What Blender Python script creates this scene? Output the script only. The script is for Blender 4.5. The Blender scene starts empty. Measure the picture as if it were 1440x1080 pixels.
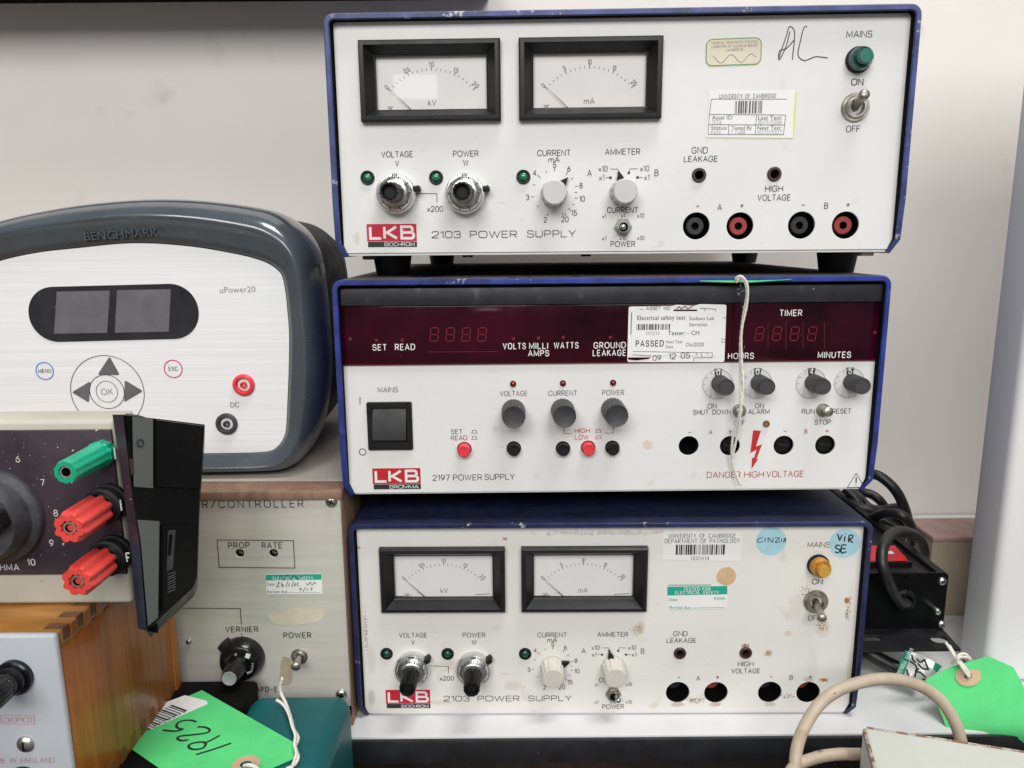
import bpy, bmesh, math, random
from mathutils import Vector, Matrix
random.seed(7)
SC = bpy.context.scene
R = math.radians
ZC = 1.0625            # camera height; the worktop is at 0.75
F = 1060.0             # focal length in pixels of the 1440 px wide frame

# ------------------------------------------------------------------ camera, light, exposure
_p, _r = R(10.82), R(-0.47)
cp, sp, cr, sr = math.cos(_p), math.sin(_p), math.cos(_r), math.sin(_r)
_rt, _up, FW = Vector((1, 0, 0)), Vector((0, sp, cp)), Vector((0, cp, -sp))
RT, UP = cr*_rt + sr*_up, -sr*_rt + cr*_up
CAM = Vector((0, 0, ZC))
cam = bpy.data.objects.new('camera', bpy.data.cameras.new('camera'))
SC.collection.objects.link(cam); SC.camera = cam
cam.data.sensor_width = 36; cam.data.lens = F*36/1440
cam.data.clip_start = .01; cam.data.clip_end = 50
cam.matrix_world = Matrix(((RT.x, UP.x, -FW.x, CAM.x), (RT.y, UP.y, -FW.y, CAM.y), (RT.z, UP.z, -FW.z, CAM.z), (0, 0, 0, 1)))

world = bpy.data.worlds.new('World'); SC.world = world; world.use_nodes = True
bg = world.node_tree.nodes['Background']
bg.inputs[0].default_value = (.95, .97, 1, 1); bg.inputs[1].default_value = .20

def area(name, loc, target, sx, sy, power, col=(1, 1, 1)):
    l = bpy.data.lights.new(name, 'AREA'); l.shape = 'RECTANGLE'; l.size = sx; l.size_y = sy
    l.energy = power; l.color = col
    o = bpy.data.objects.new(name, l); SC.collection.objects.link(o)
    o.location = loc; o.rotation_euler = (Vector(target)-Vector(loc)).to_track_quat('-Z', 'Y').to_euler()
    return o
area('ceiling_light', (-1.05, -3.0, ZC+1.95), (.1, .5, ZC-.2), 1.6, 1.5, 82, (1, .985, .965))
area('ceiling_light', (.95, -2.9, ZC+1.95), (.1, .5, ZC-.2), 1.6, 1.5, 65, (1, .985, .965))
area('ceiling_light', (.52, .0, ZC+2.0), (.36, .6, ZC), 1.1, .5, 34, (1, .985, .965))
area('window_light', (-.485, -2.0, ZC+.557), (-.07, .457, ZC+.087), .16, .085, .16, (.96, .98, 1))

SC.view_settings.view_transform = 'Standard'; SC.view_settings.look = 'None'
SC.view_settings.exposure = 0; SC.view_settings.gamma = 1; SC.view_settings.use_curve_mapping = False
SC.cycles.max_bounces = 8; SC.cycles.use_denoising = True

# ------------------------------------------------------------------ pixels to points
def ray(px, py): return FW + RT*((px-720)/F) - UP*((py-540)/F)
def PY(px, py, Y): d = ray(px, py); return CAM + d*(Y/d.y)
def PZ(px, py, Z): d = ray(px, py); return CAM + d*((Z-ZC)/d.z)
def PX(px, py, X): d = ray(px, py); return CAM + d*(X/d.x)

class Frame:
    """an upright plane: origin o, turned by a about z; local y=0 is the plane, x right, z up"""
    def __init__(s, o, a=0):
        s.o = Vector(o); s.a = a; s.M = Matrix.Translation(s.o) @ Matrix.Rotation(a, 4, 'Z'); s.I = s.M.inverted()
    def at3(s, px, py, y=0):
        c = s.I @ CAM; d = s.I.to_3x3() @ ray(px, py); return c + d*((y-c.y)/d.y)
    def at(s, px, py, y=0): p = s.at3(px, py, y); return p.x, p.z
    def s(s_, px, py): a, b = s_.at(px-5, py), s_.at(px+5, py); return math.hypot(a[0]-b[0], a[1]-b[1])/10
    def sv(s_, px, py): a, b = s_.at(px, py-5), s_.at(px, py+5); return math.hypot(a[0]-b[0], a[1]-b[1])/10

# ------------------------------------------------------------------ materials
def mat(name, col, rough=.5, metal=0, var=.08, vs=40, bump=0, bs=300, spk=None, stain=None, stretch=(1, 1, 1),
        scratch=None, coat=0, trans=0, worn=None, vcol=None, spec=.5):
    m = bpy.data.materials.new(name); m.use_nodes = True
    nt = m.node_tree; N = nt.nodes; L = nt.links; P = N['Principled BSDF']
    P.inputs['Roughness'].default_value = rough; P.inputs['Metallic'].default_value = metal
    P.inputs['Coat Weight'].default_value = coat; P.inputs['Coat Roughness'].default_value = .08
    P.inputs['Specular IOR Level'].default_value = spec
    if trans: P.inputs['Transmission Weight'].default_value = trans
    tc = N.new('ShaderNodeTexCoord'); mp = N.new('ShaderNodeMapping'); mp.inputs['Scale'].default_value = stretch
    L.new(tc.outputs['Object'], mp.inputs['Vector'])
    def noise(scale, det=5, vec=None, rg=.6):
        n = N.new('ShaderNodeTexNoise'); n.inputs['Scale'].default_value = scale; n.inputs['Detail'].default_value = det
        n.inputs['Roughness'].default_value = rg
        L.new(vec or mp.outputs[0], n.inputs['Vector']); return n.outputs['Fac']
    def rng(v, a, b, c=0, d=1):
        r = N.new('ShaderNodeMapRange'); r.inputs[1].default_value = a; r.inputs[2].default_value = b
        r.inputs[3].default_value = c; r.inputs[4].default_value = d; L.new(v, r.inputs[0]); return r.outputs[0]
    def mix(f, A, B):
        x = N.new('ShaderNodeMix'); x.data_type = 'RGBA'
        if isinstance(f, float): x.inputs[0].default_value = f
        else: L.new(f, x.inputs[0])
        for k, v in ((6, A), (7, B)):
            if isinstance(v, (tuple, list)): x.inputs[k].default_value = (*v[:3], 1)
            else: L.new(v, x.inputs[k])
        return x.outputs[2]
    def mul(a, b):
        x = N.new('ShaderNodeMath'); x.operation = 'MULTIPLY'
        for k, v in ((0, a), (1, b)):
            if isinstance(v, (int, float)): x.inputs[k].default_value = v
            else: L.new(v, x.inputs[k])
        return x.outputs[0]
    lo = tuple(c*(1-var*1.6) for c in col); hi = tuple(min(1, c*(1+var)) for c in col)
    if vcol: lo = vcol
    c = mix(rng(noise(vs), .3, .7), lo, hi)
    if spk:        # (colour, scale, threshold)
        for k in spk:
            c = mix(rng(noise(k[1], 2, tc.outputs['Object']), k[2], k[2]+(.03 if k[1] > 100 else .12)), c, k[0])
    if scratch:    # (colour, threshold, stretch)
        m2 = N.new('ShaderNodeMapping'); m2.inputs['Scale'].default_value = scratch[2]; m2.inputs['Rotation'].default_value = (0, R(25), 0)
        L.new(tc.outputs['Object'], m2.inputs['Vector'])
        c = mix(mul(rng(noise(60, 3, m2.outputs[0]), scratch[1], scratch[1]+.05), .6), c, scratch[0])
    if worn:       # (colour, scale, threshold)
        c = mix(rng(noise(worn[1], 6, tc.outputs['Object'], .75), worn[2], worn[2]+.04), c, worn[0])
    for st in (stain or ()):   # (x, z, rx, rz, colour, strength, noise scale)
        st = list(st); q = 1 if len(st) > 7 else .62 if name == 'panel_cream' else .75; st[2] *= q; st[3] *= q; st[5] *= .8 if name == 'panel_cream' else .55
        sx = N.new('ShaderNodeMapping'); sx.vector_type = 'POINT'
        sx.inputs['Location'].default_value = (-st[0]/st[2], 0, -st[1]/st[3]); sx.inputs['Scale'].default_value = (1/st[2], 0, 1/st[3])
        L.new(tc.outputs['Object'], sx.inputs['Vector'])
        ln = N.new('ShaderNodeVectorMath'); ln.operation = 'LENGTH'; L.new(sx.outputs[0], ln.inputs[0])
        fall = rng(ln.outputs['Value'], .1, 1, 1, 0)
        n = noise(st[6] if len(st) > 6 else (1000 if name == 'panel_cream' else 600), 5, tc.outputs['Object'], .7)
        h0 = st[7] if len(st) > 7 else .26
        k = mul(rng(mul(fall, n), h0, h0+(.10 if h0 < .4 else .03)), st[5])
        c = mix(k, c, st[4])
    L.new(c, P.inputs['Base Color'])
    L.new(rng(noise(vs*2.3), .3, .7, max(.02, rough-.07), min(1, rough+.09)), P.inputs['Roughness'])
    if bump:
        b = N.new('ShaderNodeBump'); b.inputs['Strength'].default_value = bump; b.inputs['Distance'].default_value = .0006
        L.new(noise(bs, 3), b.inputs['Height']); L.new(b.outputs[0], P.inputs['Normal'])
    return m

def glass(name, tint=(1, 1, 1), rough=.03, fac=None):
    m = bpy.data.materials.new(name); m.use_nodes = True; nt = m.node_tree; nt.nodes.clear(); N = nt.nodes; L = nt.links
    o = N.new('ShaderNodeOutputMaterial'); x = N.new('ShaderNodeMixShader'); t = N.new('ShaderNodeBsdfTransparent'); g = N.new('ShaderNodeBsdfGlossy')
    t.inputs[0].default_value = (*tint, 1); g.inputs['Roughness'].default_value = rough
    if fac is None:
        f = N.new('ShaderNodeLayerWeight'); f.inputs[0].default_value = .5
        pw = N.new('ShaderNodeMath'); pw.operation = 'POWER'; pw.inputs[1].default_value = 5; L.new(f.outputs['Facing'], pw.inputs[0])
        ad = N.new('ShaderNodeMath'); ad.operation = 'MULTIPLY_ADD'; ad.inputs[1].default_value = .95; ad.inputs[2].default_value = .045; L.new(pw.outputs[0], ad.inputs[0]); L.new(ad.outputs[0], x.inputs[0])
    else: x.inputs[0].default_value = fac
    L.new(t.outputs[0], x.inputs[1]); L.new(g.outputs[0], x.inputs[2]); L.new(x.outputs[0], o.inputs[0])
    return m

DUST = (.62, .60, .55)
M = {}
def mk(k, *a, **kw): M[k] = mat(k, *a, **kw); return M[k]
RUST, TAN = (.26, .10, .025), (.52, .37, .19)
mk('ink', (.02, .02, .022), .6); mk('ink_grey', (.11, .11, .12), .6, var=.3, vs=900); mk('ink_faint', (.33, .33, .34), .7)
mk('ink_red', (.42, .035, .05), .6); mk('ink_white', (.80, .80, .80), .5); mk('ink_faint_red', (.48, .28, .29), .7)
mk('marker', (.012, .012, .014), .5); mk('ink_green', (.02, .30, .19), .6); mk('ink_silver', (.30, .30, .31), .5)
mk('panel_white', (.735, .735, .72), .42, var=.035, vs=9, bump=.06, bs=420, scratch=((.52, .52, .50), .685, (1, 1, 7)), spk=[((.35, .33, .3), 330, .775), ((.63, .625, .60), 60, .66)],
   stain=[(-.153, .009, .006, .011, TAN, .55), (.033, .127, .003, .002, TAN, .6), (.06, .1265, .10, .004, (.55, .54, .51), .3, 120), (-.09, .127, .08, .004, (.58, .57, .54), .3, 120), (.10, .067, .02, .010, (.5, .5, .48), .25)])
mk('panel_cream', (.735, .725, .685), .45, var=.04, vs=9, bump=.06, bs=420, scratch=((.50, .46, .40), .68, (1, 1, 7)), spk=[((.25, .2, .15), 300, .765), ((.62, .59, .52), 50, .64)],
   stain=[(-.066, .1235, .006, .004, (.36, .17, .03), .95), (-.16, .118, .005, .003, (.3, .17, .08), .9), (.1545, .080, .0035, .0045, (.36, .15, .03), 1.2, 700, .24), (.155, .070, .004, .012, RUST, .5),
          (.0475, .006, .016, .006, RUST, .55), (.073, .006, .014, .006, RUST, .6), (.057, .009, .006, .006, RUST, .5), (.1435, .0235, .0085, .0032, (.42, .17, .02), 1.2, 420, .30), (.1335, .024, .012, .006, RUST, .5), (.109, .006, .014, .006, RUST, .45),
          (.0905, .048, .009, .006, RUST, .6), (.106, .043, .007, .007, TAN, .55), (.122, .076, .016, .03, (.50, .40, .28), .22, 120), (.14, .060, .017, .020, (.46, .33, .2), .3, 150), (.134, .108, .014, .02, (.46, .33, .2), .25, 150),
          (.118, .057, .009, .008, TAN, .5), (.022, .062, .009, .014, (.5, .38, .25), .5), (-.155, .04, .010, .035, (.45, .36, .26), .3), (-.156, .012, .008, .02, (.3, .22, .15), .45), (-.062, .02, .02, .012, (.42, .3, .2), .35),
          (-.11, .008, .03, .006, (.42, .3, .2), .35), (.16, .03, .007, .06, (.45, .36, .24), .4), (.135, .035, .012, .04, (.62, .56, .47), .3, 60),
          (.128, .085, .030, .040, (.13, .07, .035), 1.2, 800, .53), (.140, .062, .020, .020, (.30, .16, .06), 1.1, 900, .49), (.134, .105, .014, .016, (.16, .09, .05), 1.2, 900, .50), (.156, .075, .010, .05, (.22, .10, .035), 1.2, 800, .51),
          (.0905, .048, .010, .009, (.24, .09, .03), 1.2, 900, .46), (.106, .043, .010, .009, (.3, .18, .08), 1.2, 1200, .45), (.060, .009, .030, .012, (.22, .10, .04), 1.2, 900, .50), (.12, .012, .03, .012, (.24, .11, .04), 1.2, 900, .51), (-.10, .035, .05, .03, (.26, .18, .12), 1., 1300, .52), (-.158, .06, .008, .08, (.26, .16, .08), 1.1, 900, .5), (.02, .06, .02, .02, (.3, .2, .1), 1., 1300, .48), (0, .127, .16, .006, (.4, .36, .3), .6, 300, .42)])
mk('panel_mid', (.745, .74, .725), .4, var=.035, vs=9, bump=.06, bs=420, scratch=((.54, .54, .52), .69, (1, 1, 7)), spk=[((.4, .38, .33), 330, .775), ((.64, .635, .61), 60, .66)],
   stain=[(.024, .029, .009, .009, TAN, .75, 500), (-.07, .04, .005, .005, TAN, .5), (.15, .03, .02, .02, (.66, .65, .62), .3)])
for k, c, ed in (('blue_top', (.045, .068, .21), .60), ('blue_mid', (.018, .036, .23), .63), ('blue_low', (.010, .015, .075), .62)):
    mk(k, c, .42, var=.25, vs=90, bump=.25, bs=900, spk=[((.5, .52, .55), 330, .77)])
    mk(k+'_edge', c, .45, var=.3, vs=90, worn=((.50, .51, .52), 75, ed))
    mk(k+'_dusty', tuple(x*.42 for x in c), .6, var=.3, vs=60, worn=((.105, .085, .072), 22, .40) if k == 'blue_mid' else ((.3, .3, .3), 300, .72))  # lid blue darkened to hold the shade between stacked units, under the dust
mk('black_plastic', (.008, .008, .009), .5, var=.2, bump=.1, spec=.3, spk=[((.2, .2, .2), 500, .80)])
mk('black_gloss', (.006, .006, .007), .2, var=.2, spec=.4); mk('black_matt', (.004, .004, .004), .8, var=.2, spec=.1)
mk('bezel_black', (.011, .011, .0125), .42, var=.2, bump=.05, spec=.35, spk=[((.15, .15, .15), 700, .77)])
mk('strip_black', (.018, .018, .024), .5, var=.25, vs=60, spk=[((.35, .35, .36), 300, .775), ((.10, .10, .11), 60, .66)], bump=.06)
mk('dial_white', (.80, .785, .775), .6, var=.015)
mk('black_deep', (.004, .004, .0045), .3, var=.2, spec=.12, spk=[((.3, .3, .3), 420, .80)]); mk('steel', (.55, .54, .52), .3, 1, var=.15, vs=200); mk('steel_dull', (.42, .40, .36), .42, 1, var=.3, vs=150, worn=((.2, .17, .13), 260, .62))
mk('silver_ring', (.72, .72, .71), .34, 1, var=.1, vs=100); mk('knob_grey', (.56, .565, .56), .45, var=.03); mk('knob_beige', (.60, .575, .51), .45, var=.06, vs=100, worn=((.25, .2, .15), 200, .66))
mk('knob_charcoal', (.045, .045, .050), .55, var=.2, vs=200, bump=.1, spk=[((.25, .25, .26), 500, .76)])
mk('led_green', (.010, .17, .07), .15, coat=.6); mk('led_dark', (.006, .055, .030), .2, coat=.4); mk('led_red', (.25, .008, .012), .2, coat=.6); mk('led_amber', (.35, .12, .02), .25, coat=.5)
mk('lamp_green', (.004, .075, .055), .22, coat=.6); mk('lamp_green_face', (.008, .16, .11), .25, coat=.5)
mk('lamp_amber', (.46, .20, .02), .28, var=.25, vs=200, coat=.4); mk('lamp_amber_face', (.50, .27, .01), .25, coat=.5)
mk('socket_brown', (.055, .028, .026), .4, var=.2); mk('jack_red', (.33, .05, .04), .45, var=.15); mk('jack_black', (.03, .03, .032), .4)
mk('logo_red', (.55, .010, .035), .4, var=.04); mk('logo_red_mid', (.52, .02, .025), .4, var=.04)
mk('button_red', (.72, .045, .06), .4, var=.06); mk('paper', (.80, .795, .785), .6, var=.02); mk('paper_cream', (.72, .66, .52), .55, var=.05); mk('paper_yellow', (.70, .62, .12), .5)
mk('display_red', (.036, .002, .010), .10, var=.5, vs=13, spec=.25, vcol=(.006, .001, .003), spk=[((.12, .05, .08), 240, .775)])
mk('display_seam', (.085, .007, .016), .3)
mk('segment', (.16, .010, .024), .3); mk('sky_sticker', (.38, .62, .71), .55, var=.06, vs=120, spk=[((.2, .35, .42), 300, .73)])
mk('tan_sticker', (.62, .42, .24), .7, var=.08, vs=80); mk('green_print', (.012, .36, .24), .55, var=.05)
mk('disc_clear', (.62, .62, .60), .15, var=.03)
mk('shell_grey', (.062, .075, .088), .22, var=.12, vs=25, coat=.8, spk=[((.35, .35, .34), 260, .775)], scratch=((.3, .31, .32), .70, (1, 1, 12)))
mk('face_brushed', (.82, .825, .835), .42, var=.03, vs=7, stretch=(1, 1, 130), bump=.015, vcol=(.735, .74, .755))
mk('shell_groove', (.02, .022, .025), .5)
mk('window_dark', (.026, .026, .031), .14, var=.2, vs=60, scratch=((.35, .35, .36), .70, (1, 1, 9)), spk=[((.4, .4, .42), 320, .77)])
mk('screen_grey', (.135, .132, .145), .32, var=.10, vs=70, spk=[((.5, .5, .5), 200, .785)])
mk('blue_ring', (.09, .22, .62), .4); mk('red_ring', (.62, .05, .12), .4)
mk('alu', (.60, .575, .53), .5, .22, var=.06, vs=10, stretch=(1, 1, 16), bump=.10, bs=140, vcol=(.53, .505, .46),
   stain=[(-.047, -.0, .001, .001, TAN, .1)])
mk('laminate_brown', (.24, .145, .10), .5, var=.18, vs=10, stretch=(14, 14, 1), bump=.05); mk('top_beige', (.42, .38, .33), .6, var=.12, vs=12)
mk('case_cream', (.50, .485, .41), .5, var=.08, vs=14, bump=.1, spk=[((.22, .18, .13), 130, .745)])
mk('panel_dark', (.040, .026, .034), .35, var=.45, vs=26, spec=.35, vcol=(.018, .013, .021), spk=[(DUST, 430, .725), ((.3, .28, .26), 900, .72)], coat=.2)
mk('post_green', (.006, .36, .20), .32, var=.08, coat=.2, spk=[((.3, .42, .34), 300, .78)]); mk('post_red', (.72, .06, .05), .36, var=.1, coat=.2)
mk('brass_dull', (.46, .41, .33), .45, .8)
mk('label_grey', (.12, .128, .126), .55, var=.06); mk('navy_plastic', (.016, .022, .04), .5, var=.25)
mk('grey_front', (.46, .485, .52), .5, var=.05, vs=20, bump=.12, bs=420)
mk('steel_grey', (.55, .57, .52), .5, var=.05, vs=16, bump=.06, spk=[((.30, .27, .2), 90, .73)], worn=((.33, .27, .19), 60, .76))
mk('rusty_edge', (.42, .40, .34), .6, var=.15, vs=100, worn=((.20, .10, .05), 160, .48))
mk('teal_paint', (.003, .092, .098), .42, spec=.3, var=.1, vs=30, bump=.15, bs=600, spk=[((.2, .3, .3), 200, .80)])
mk('tag_green', (.085, .58, .185), .75, var=.10, vs=30, bump=.35, bs=260, spk=[((.05, .28, .11), 150, .755), ((.16, .6, .27), 500, .70)]); mk('eyelet_paper', (.50, .34, .22), .7, var=.08, vs=120)
mk('string', (.74, .71, .64), .8, var=.1, vs=700, bump=.4, bs=1500)
mk('cable_black', (.010, .010, .011), .42, var=.2); mk('cable_beige', (.47, .385, .29), .5, var=.16, vs=40, bump=.2, spk=[((.2, .15, .1), 150, .70), ((.33, .25, .18), 50, .62)])
mk('worktop_white', (.60, .605, .61), .35, var=.03, vs=12, spk=[((.4, .4, .4), 300, .80)], scratch=((.5, .5, .5), .72, (1, 9, 1)))
mk('edge_black', (.013, .014, .017), .4, var=.3, vs=60, spk=[((.3, .3, .3), 250, .78)]); mk('desk_brown', (.085, .066, .055), .7, var=.2, vs=60)
mk('wall_paint', (.715, .678, .64), .75, var=.03, vs=4, bump=.15, bs=90, spk=[((.45, .38, .32), 60, .775), ((.62, .58, .54), 18, .66)])
mk('partition_paint', (.76, .755, .745), .5, var=.02, vs=6, bump=.03, spk=[((.3, .3, .3), 120, .80)])
mk('pink_ledge', (.42, .28, .26), .8, var=.15, vs=60); mk('board_beige', (.40, .335, .255), .8, var=.12, vs=25)
mk('shelf_black', (.006, .006, .006), .85, spec=.1); mk('rocker_red', (.55, .008, .02), .35)
mk('pcb_silver', (.62, .62, .60), .25, 1)
M['glass'] = glass('glass_pane'); M['clear'] = glass('clear_disc', (.97, .975, .975), .12, .04)

def wood(name, hor):
    m = bpy.data.materials.new(name); m.use_nodes = True; nt = m.node_tree; N = nt.nodes; L = nt.links; P = N['Principled BSDF']
    tc = N.new('ShaderNodeTexCoord'); mp = N.new('ShaderNodeMapping'); L.new(tc.outputs['Object'], mp.inputs[0])
    mp.inputs['Scale'].default_value = (4, 26, 26) if hor else (34, 34, 2.0)
    n = N.new('ShaderNodeTexNoise'); n.inputs['Scale'].default_value = 3.2; n.inputs['Detail'].default_value = 7; n.inputs['Distortion'].default_value = .8; L.new(mp.outputs[0], n.inputs[0])
    n2 = N.new('ShaderNodeTexNoise'); n2.inputs['Scale'].default_value = 14; n2.inputs['Detail'].default_value = 3; L.new(mp.outputs[0], n2.inputs[0])
    r = N.new('ShaderNodeValToRGB'); L.new(n.outputs[0], r.inputs[0])
    e = r.color_ramp.elements; e[0].position = .3; e[1].position = .72
    if hor: e[0].color = (.36, .135, .024, 1); e[1].color = (.56, .27, .060, 1)
    else: e[0].color = (.36, .100, .013, 1); e[1].color = (.60, .190, .030, 1)
    x = N.new('ShaderNodeMix'); x.data_type = 'RGBA'; x.blend_type = 'MULTIPLY'; x.inputs[0].default_value = .5
    L.new(r.outputs[0], x.inputs[6]); L.new(n2.outputs[0], x.inputs[7]); L.new(x.outputs[2], P.inputs['Base Color'])
    P.inputs['Roughness'].default_value = .38; P.inputs['Coat Weight'].default_value = .2
    b = N.new('ShaderNodeBump'); b.inputs['Strength'].default_value = .12; b.inputs['Distance'].default_value = .0005; L.new(n2.outputs[0], b.inputs['Height']); L.new(b.outputs[0], P.inputs['Normal'])
    M[name] = m
wood('wood_top', True); wood('wood_side', False); mk('wood_end', (.20, .075, .026), .5, var=.25, vs=120); mk('wood_pale', (.42, .20, .055), .5, var=.15, vs=90)

# ------------------------------------------------------------------ mesh building
def fillet(pts, closed=False, n=5):
    out = []; N = len(pts)
    for i, p in enumerate(pts):
        r = p[2] if len(p) > 2 else 0
        if r <= 0 or (not closed and i in (0, N-1)): out.append((p[0], p[1])); continue
        a = Vector(pts[i-1][:2]); b = Vector(p[:2]); c = Vector(pts[(i+1) % N][:2])
        u = a-b; v = c-b; lu, lv = u.length, v.length
        if lu < 1e-9 or lv < 1e-9: out.append((b.x, b.y)); continue
        u /= lu; v /= lv; r = min(r, lu*.5 if (closed or i > 1) else lu, lv*.5 if (closed or i < N-2) else lv)
        s, e = b+u*r, b+v*r
        for k in range(n+1):
            t = k/n; q = s*(1-t)**2 + b*(2*t*(1-t)) + e*t*t
            if abs(u.dot(v)) < .05: q = b + (u+v)*r - (u*math.sin(t*math.pi/2)+v*math.cos(t*math.pi/2))*r
            out.append((q.x, q.y))
    return out
def rrect(x0, z0, x1, z1, r, n=5): return fillet([(x0, z0, r), (x1, z0, r), (x1, z1, r), (x0, z1, r)], True, n)
def circ(x, z, r, n=32, a0=0): return [(x+r*math.cos(a0+2*math.pi*k/n), z+r*math.sin(a0+2*math.pi*k/n)) for k in range(n)]
def catmull(P, n=8, closed=False):
    P = [Vector(p) for p in P]; N = len(P); out = []
    for i in range(N if closed else N-1):
        p1, p2 = P[i], P[(i+1) % N]
        p0 = P[i-1] if (closed or i > 0) else p1*2-p2
        p3 = P[(i+2) % N] if (closed or i+2 < N) else p2*2-p1
        for k in range(n):
            t = k/n
            out.append(.5*((2*p1)+(p2-p0)*t+(2*p0-5*p1+4*p2-p3)*t*t+(3*p1-p0-3*p2+p3)*t**3))
    if not closed: out.append(P[-1])
    return out

_FC = {}
def font_mesh(s, weight):
    k = (s, weight)
    if k not in _FC:
        c = bpy.data.curves.new('t', 'FONT'); c.body = s; c.size = 1; c.offset = weight; c.resolution_u = 3
        o = bpy.data.objects.new('t', c); SC.collection.objects.link(o)
        dg = bpy.context.evaluated_depsgraph_get(); me = o.evaluated_get(dg).to_mesh()
        _FC[k] = ([tuple(v.co) for v in me.vertices], [tuple(p.vertices) for p in me.polygons])
        o.evaluated_get(dg).to_mesh_clear(); bpy.data.objects.remove(o); bpy.data.curves.remove(c)
    return _FC[k]

G = {}
def _g(ch, w, *st): G[ch] = (w, st)
_g('A', .74, [(0, 0), (.37, 1), (.74, 0)], [(.12, .33), (.62, .33)])
_g('B', .64, [(0, .52), (0, 1), (.58, 1, .24), (.58, .52, .24), (0, .52), (.64, .52, .26), (.64, 0, .26), (0, 0), (0, .52)])
_g('C', .7, [(.68, .74), (.68, 1, .34), (0, 1, .36), (0, 0, .36), (.68, 0, .34), (.68, .26)])
_g('D', .7, [(0, 0), (0, 1), (.7, 1, .4), (.7, 0, .4), (0, 0)])
_g('E', .56, [(.56, 1), (0, 1), (0, 0), (.56, 0)], [(0, .52), (.5, .52)])
_g('F', .54, [(.54, 1), (0, 1), (0, 0)], [(0, .52), (.48, .52)])
_g('G', .74, [(.7, .74), (.7, 1, .34), (0, 1, .36), (0, 0, .36), (.7, 0, .3), (.7, .46), (.4, .46)])
_g('H', .66, [(0, 0), (0, 1)], [(.66, 0), (.66, 1)], [(0, .52), (.66, .52)])
_g('I', .0, [(0, 0), (0, 1)])
_g('J', .45, [(.45, 1), (.45, 0, .22), (0, 0, .22), (0, .3)])
_g('K', .62, [(0, 0), (0, 1)], [(.58, 1), (0, .42)], [(.2, .6), (.62, 0)])
_g('L', .54, [(0, 1), (0, 0), (.54, 0)])
_g('M', .82, [(0, 0), (0, 1), (.41, .15), (.82, 1), (.82, 0)])
_g('N', .68, [(0, 0), (0, 1), (.68, 0), (.68, 1)])
_g('O', .78, [(0, .5), (0, 1, .37), (.78, 1, .37), (.78, 0, .37), (0, 0, .37), (0, .5)])
_g('Q', .78, [(0, .5), (0, 1, .37), (.78, 1, .37), (.78, 0, .37), (0, 0, .37), (0, .5)], [(.5, .22), (.8, -.05)])
_g('P', .6, [(0, 0), (0, 1), (.6, 1, .28), (.6, .45, .28), (0, .45)])
_g('R', .62, [(0, 0), (0, 1), (.6, 1, .28), (.6, .46, .28), (0, .46)], [(.32, .46), (.63, 0)])
_g('S', .62, [(.58, .75), (.58, 1, .25), (.02, 1, .25), (.02, .53, .24), (.62, .5, .25), (.62, 0, .26), (0, 0, .26), (0, .25)])
_g('T', .62, [(0, 1), (.62, 1)], [(.31, 1), (.31, 0)])
_g('U', .66, [(0, 1), (0, 0, .33), (.66, 0, .33), (.66, 1)])
_g('V', .7, [(0, 1), (.35, 0), (.7, 1)])
_g('W', 1.0, [(0, 1), (.26, 0), (.5, .95), (.74, 0), (1, 1)])
_g('X', .64, [(0, 0), (.64, 1)], [(0, 1), (.64, 0)])
_g('Y', .66, [(0, 1), (.33, .45), (.66, 1)], [(.33, .45), (.33, 0)])
_g('Z', .6, [(0, 1), (.6, 1), (0, 0), (.6, 0)])
_g('0', .6, [(0, .5), (0, 1, .3), (.6, 1, .3), (.6, 0, .3), (0, 0, .3), (0, .5)])
_g('1', .22, [(0, .78), (.22, 1), (.22, 0)])
_g('2', .58, [(0, .72), (0, 1, .28), (.57, 1, .28), (.57, .55, .25), (0, .1, .1), (0, 0), (.58, 0)])
_g('3', .56, [(0, .76), (0, 1, .26), (.54, 1, .25), (.54, .53, .22), (.2, .53), (.56, .53, .25), (.56, 0, .27), (0, 0, .27), (0, .24)])
_g('4', .62, [(.46, 0), (.46, 1), (0, .28), (.62, .28)])
_g('5', .58, [(.54, 1), (.06, 1), (.02, .5), (.1, .6, .1), (.58, .62, .28), (.58, 0, .28), (0, 0, .28), (0, .22)])
_g('6', .58, [(.5, 1), (.0, .62, .3), (0, 0, .29), (.58, 0, .29), (.58, .6, .29), (.02, .6, .25), (.01, .35)])
_g('7', .55, [(0, 1), (.55, 1), (.18, 0)])
_g('8', .58, [(.29, .54), (.04, .54, .2), (.04, 1, .23), (.54, 1, .23), (.54, .54, .2), (.29, .54)], [(.29, .53), (0, .53, .24), (0, 0, .26), (.58, 0, .26), (.58, .53, .24), (.29, .53)])
_g('9', .58, [(.08, 0), (.58, .38, .3), (.58, 1, .29), (0, 1, .29), (0, .4, .29), (.56, .4, .25), (.57, .65)])
_g('x', .5, [(0, 0), (.5, .62)], [(0, .62), (.5, 0)])
_g('m', .86, [(0, 0), (0, .66)], [(0, .45), (0, .66, .2), (.43, .66, .2), (.43, 0)], [(.43, .45), (.43, .66, .2), (.86, .66, .2), (.86, 0)])
_g('k', .46, [(0, 0), (0, 1)], [(.44, .64), (0, .26)], [(.15, .38), (.46, 0)])
_g('+', .62, [(0, .5), (.62, .5)], [(.31, .19), (.31, .81)]); _g('-', .55, [(0, .5), (.55, .5)])
_g('.', .02, [(0, 0), (0, .09)]); _g("'", .02, [(0, .46), (0, .56)]); _g('/', .5, [(0, 0), (.5, 1)]); _g(' ', .42); _g(':', .02, [(0, .1), (0, .22)], [(0, .58), (0, .7)])

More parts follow.
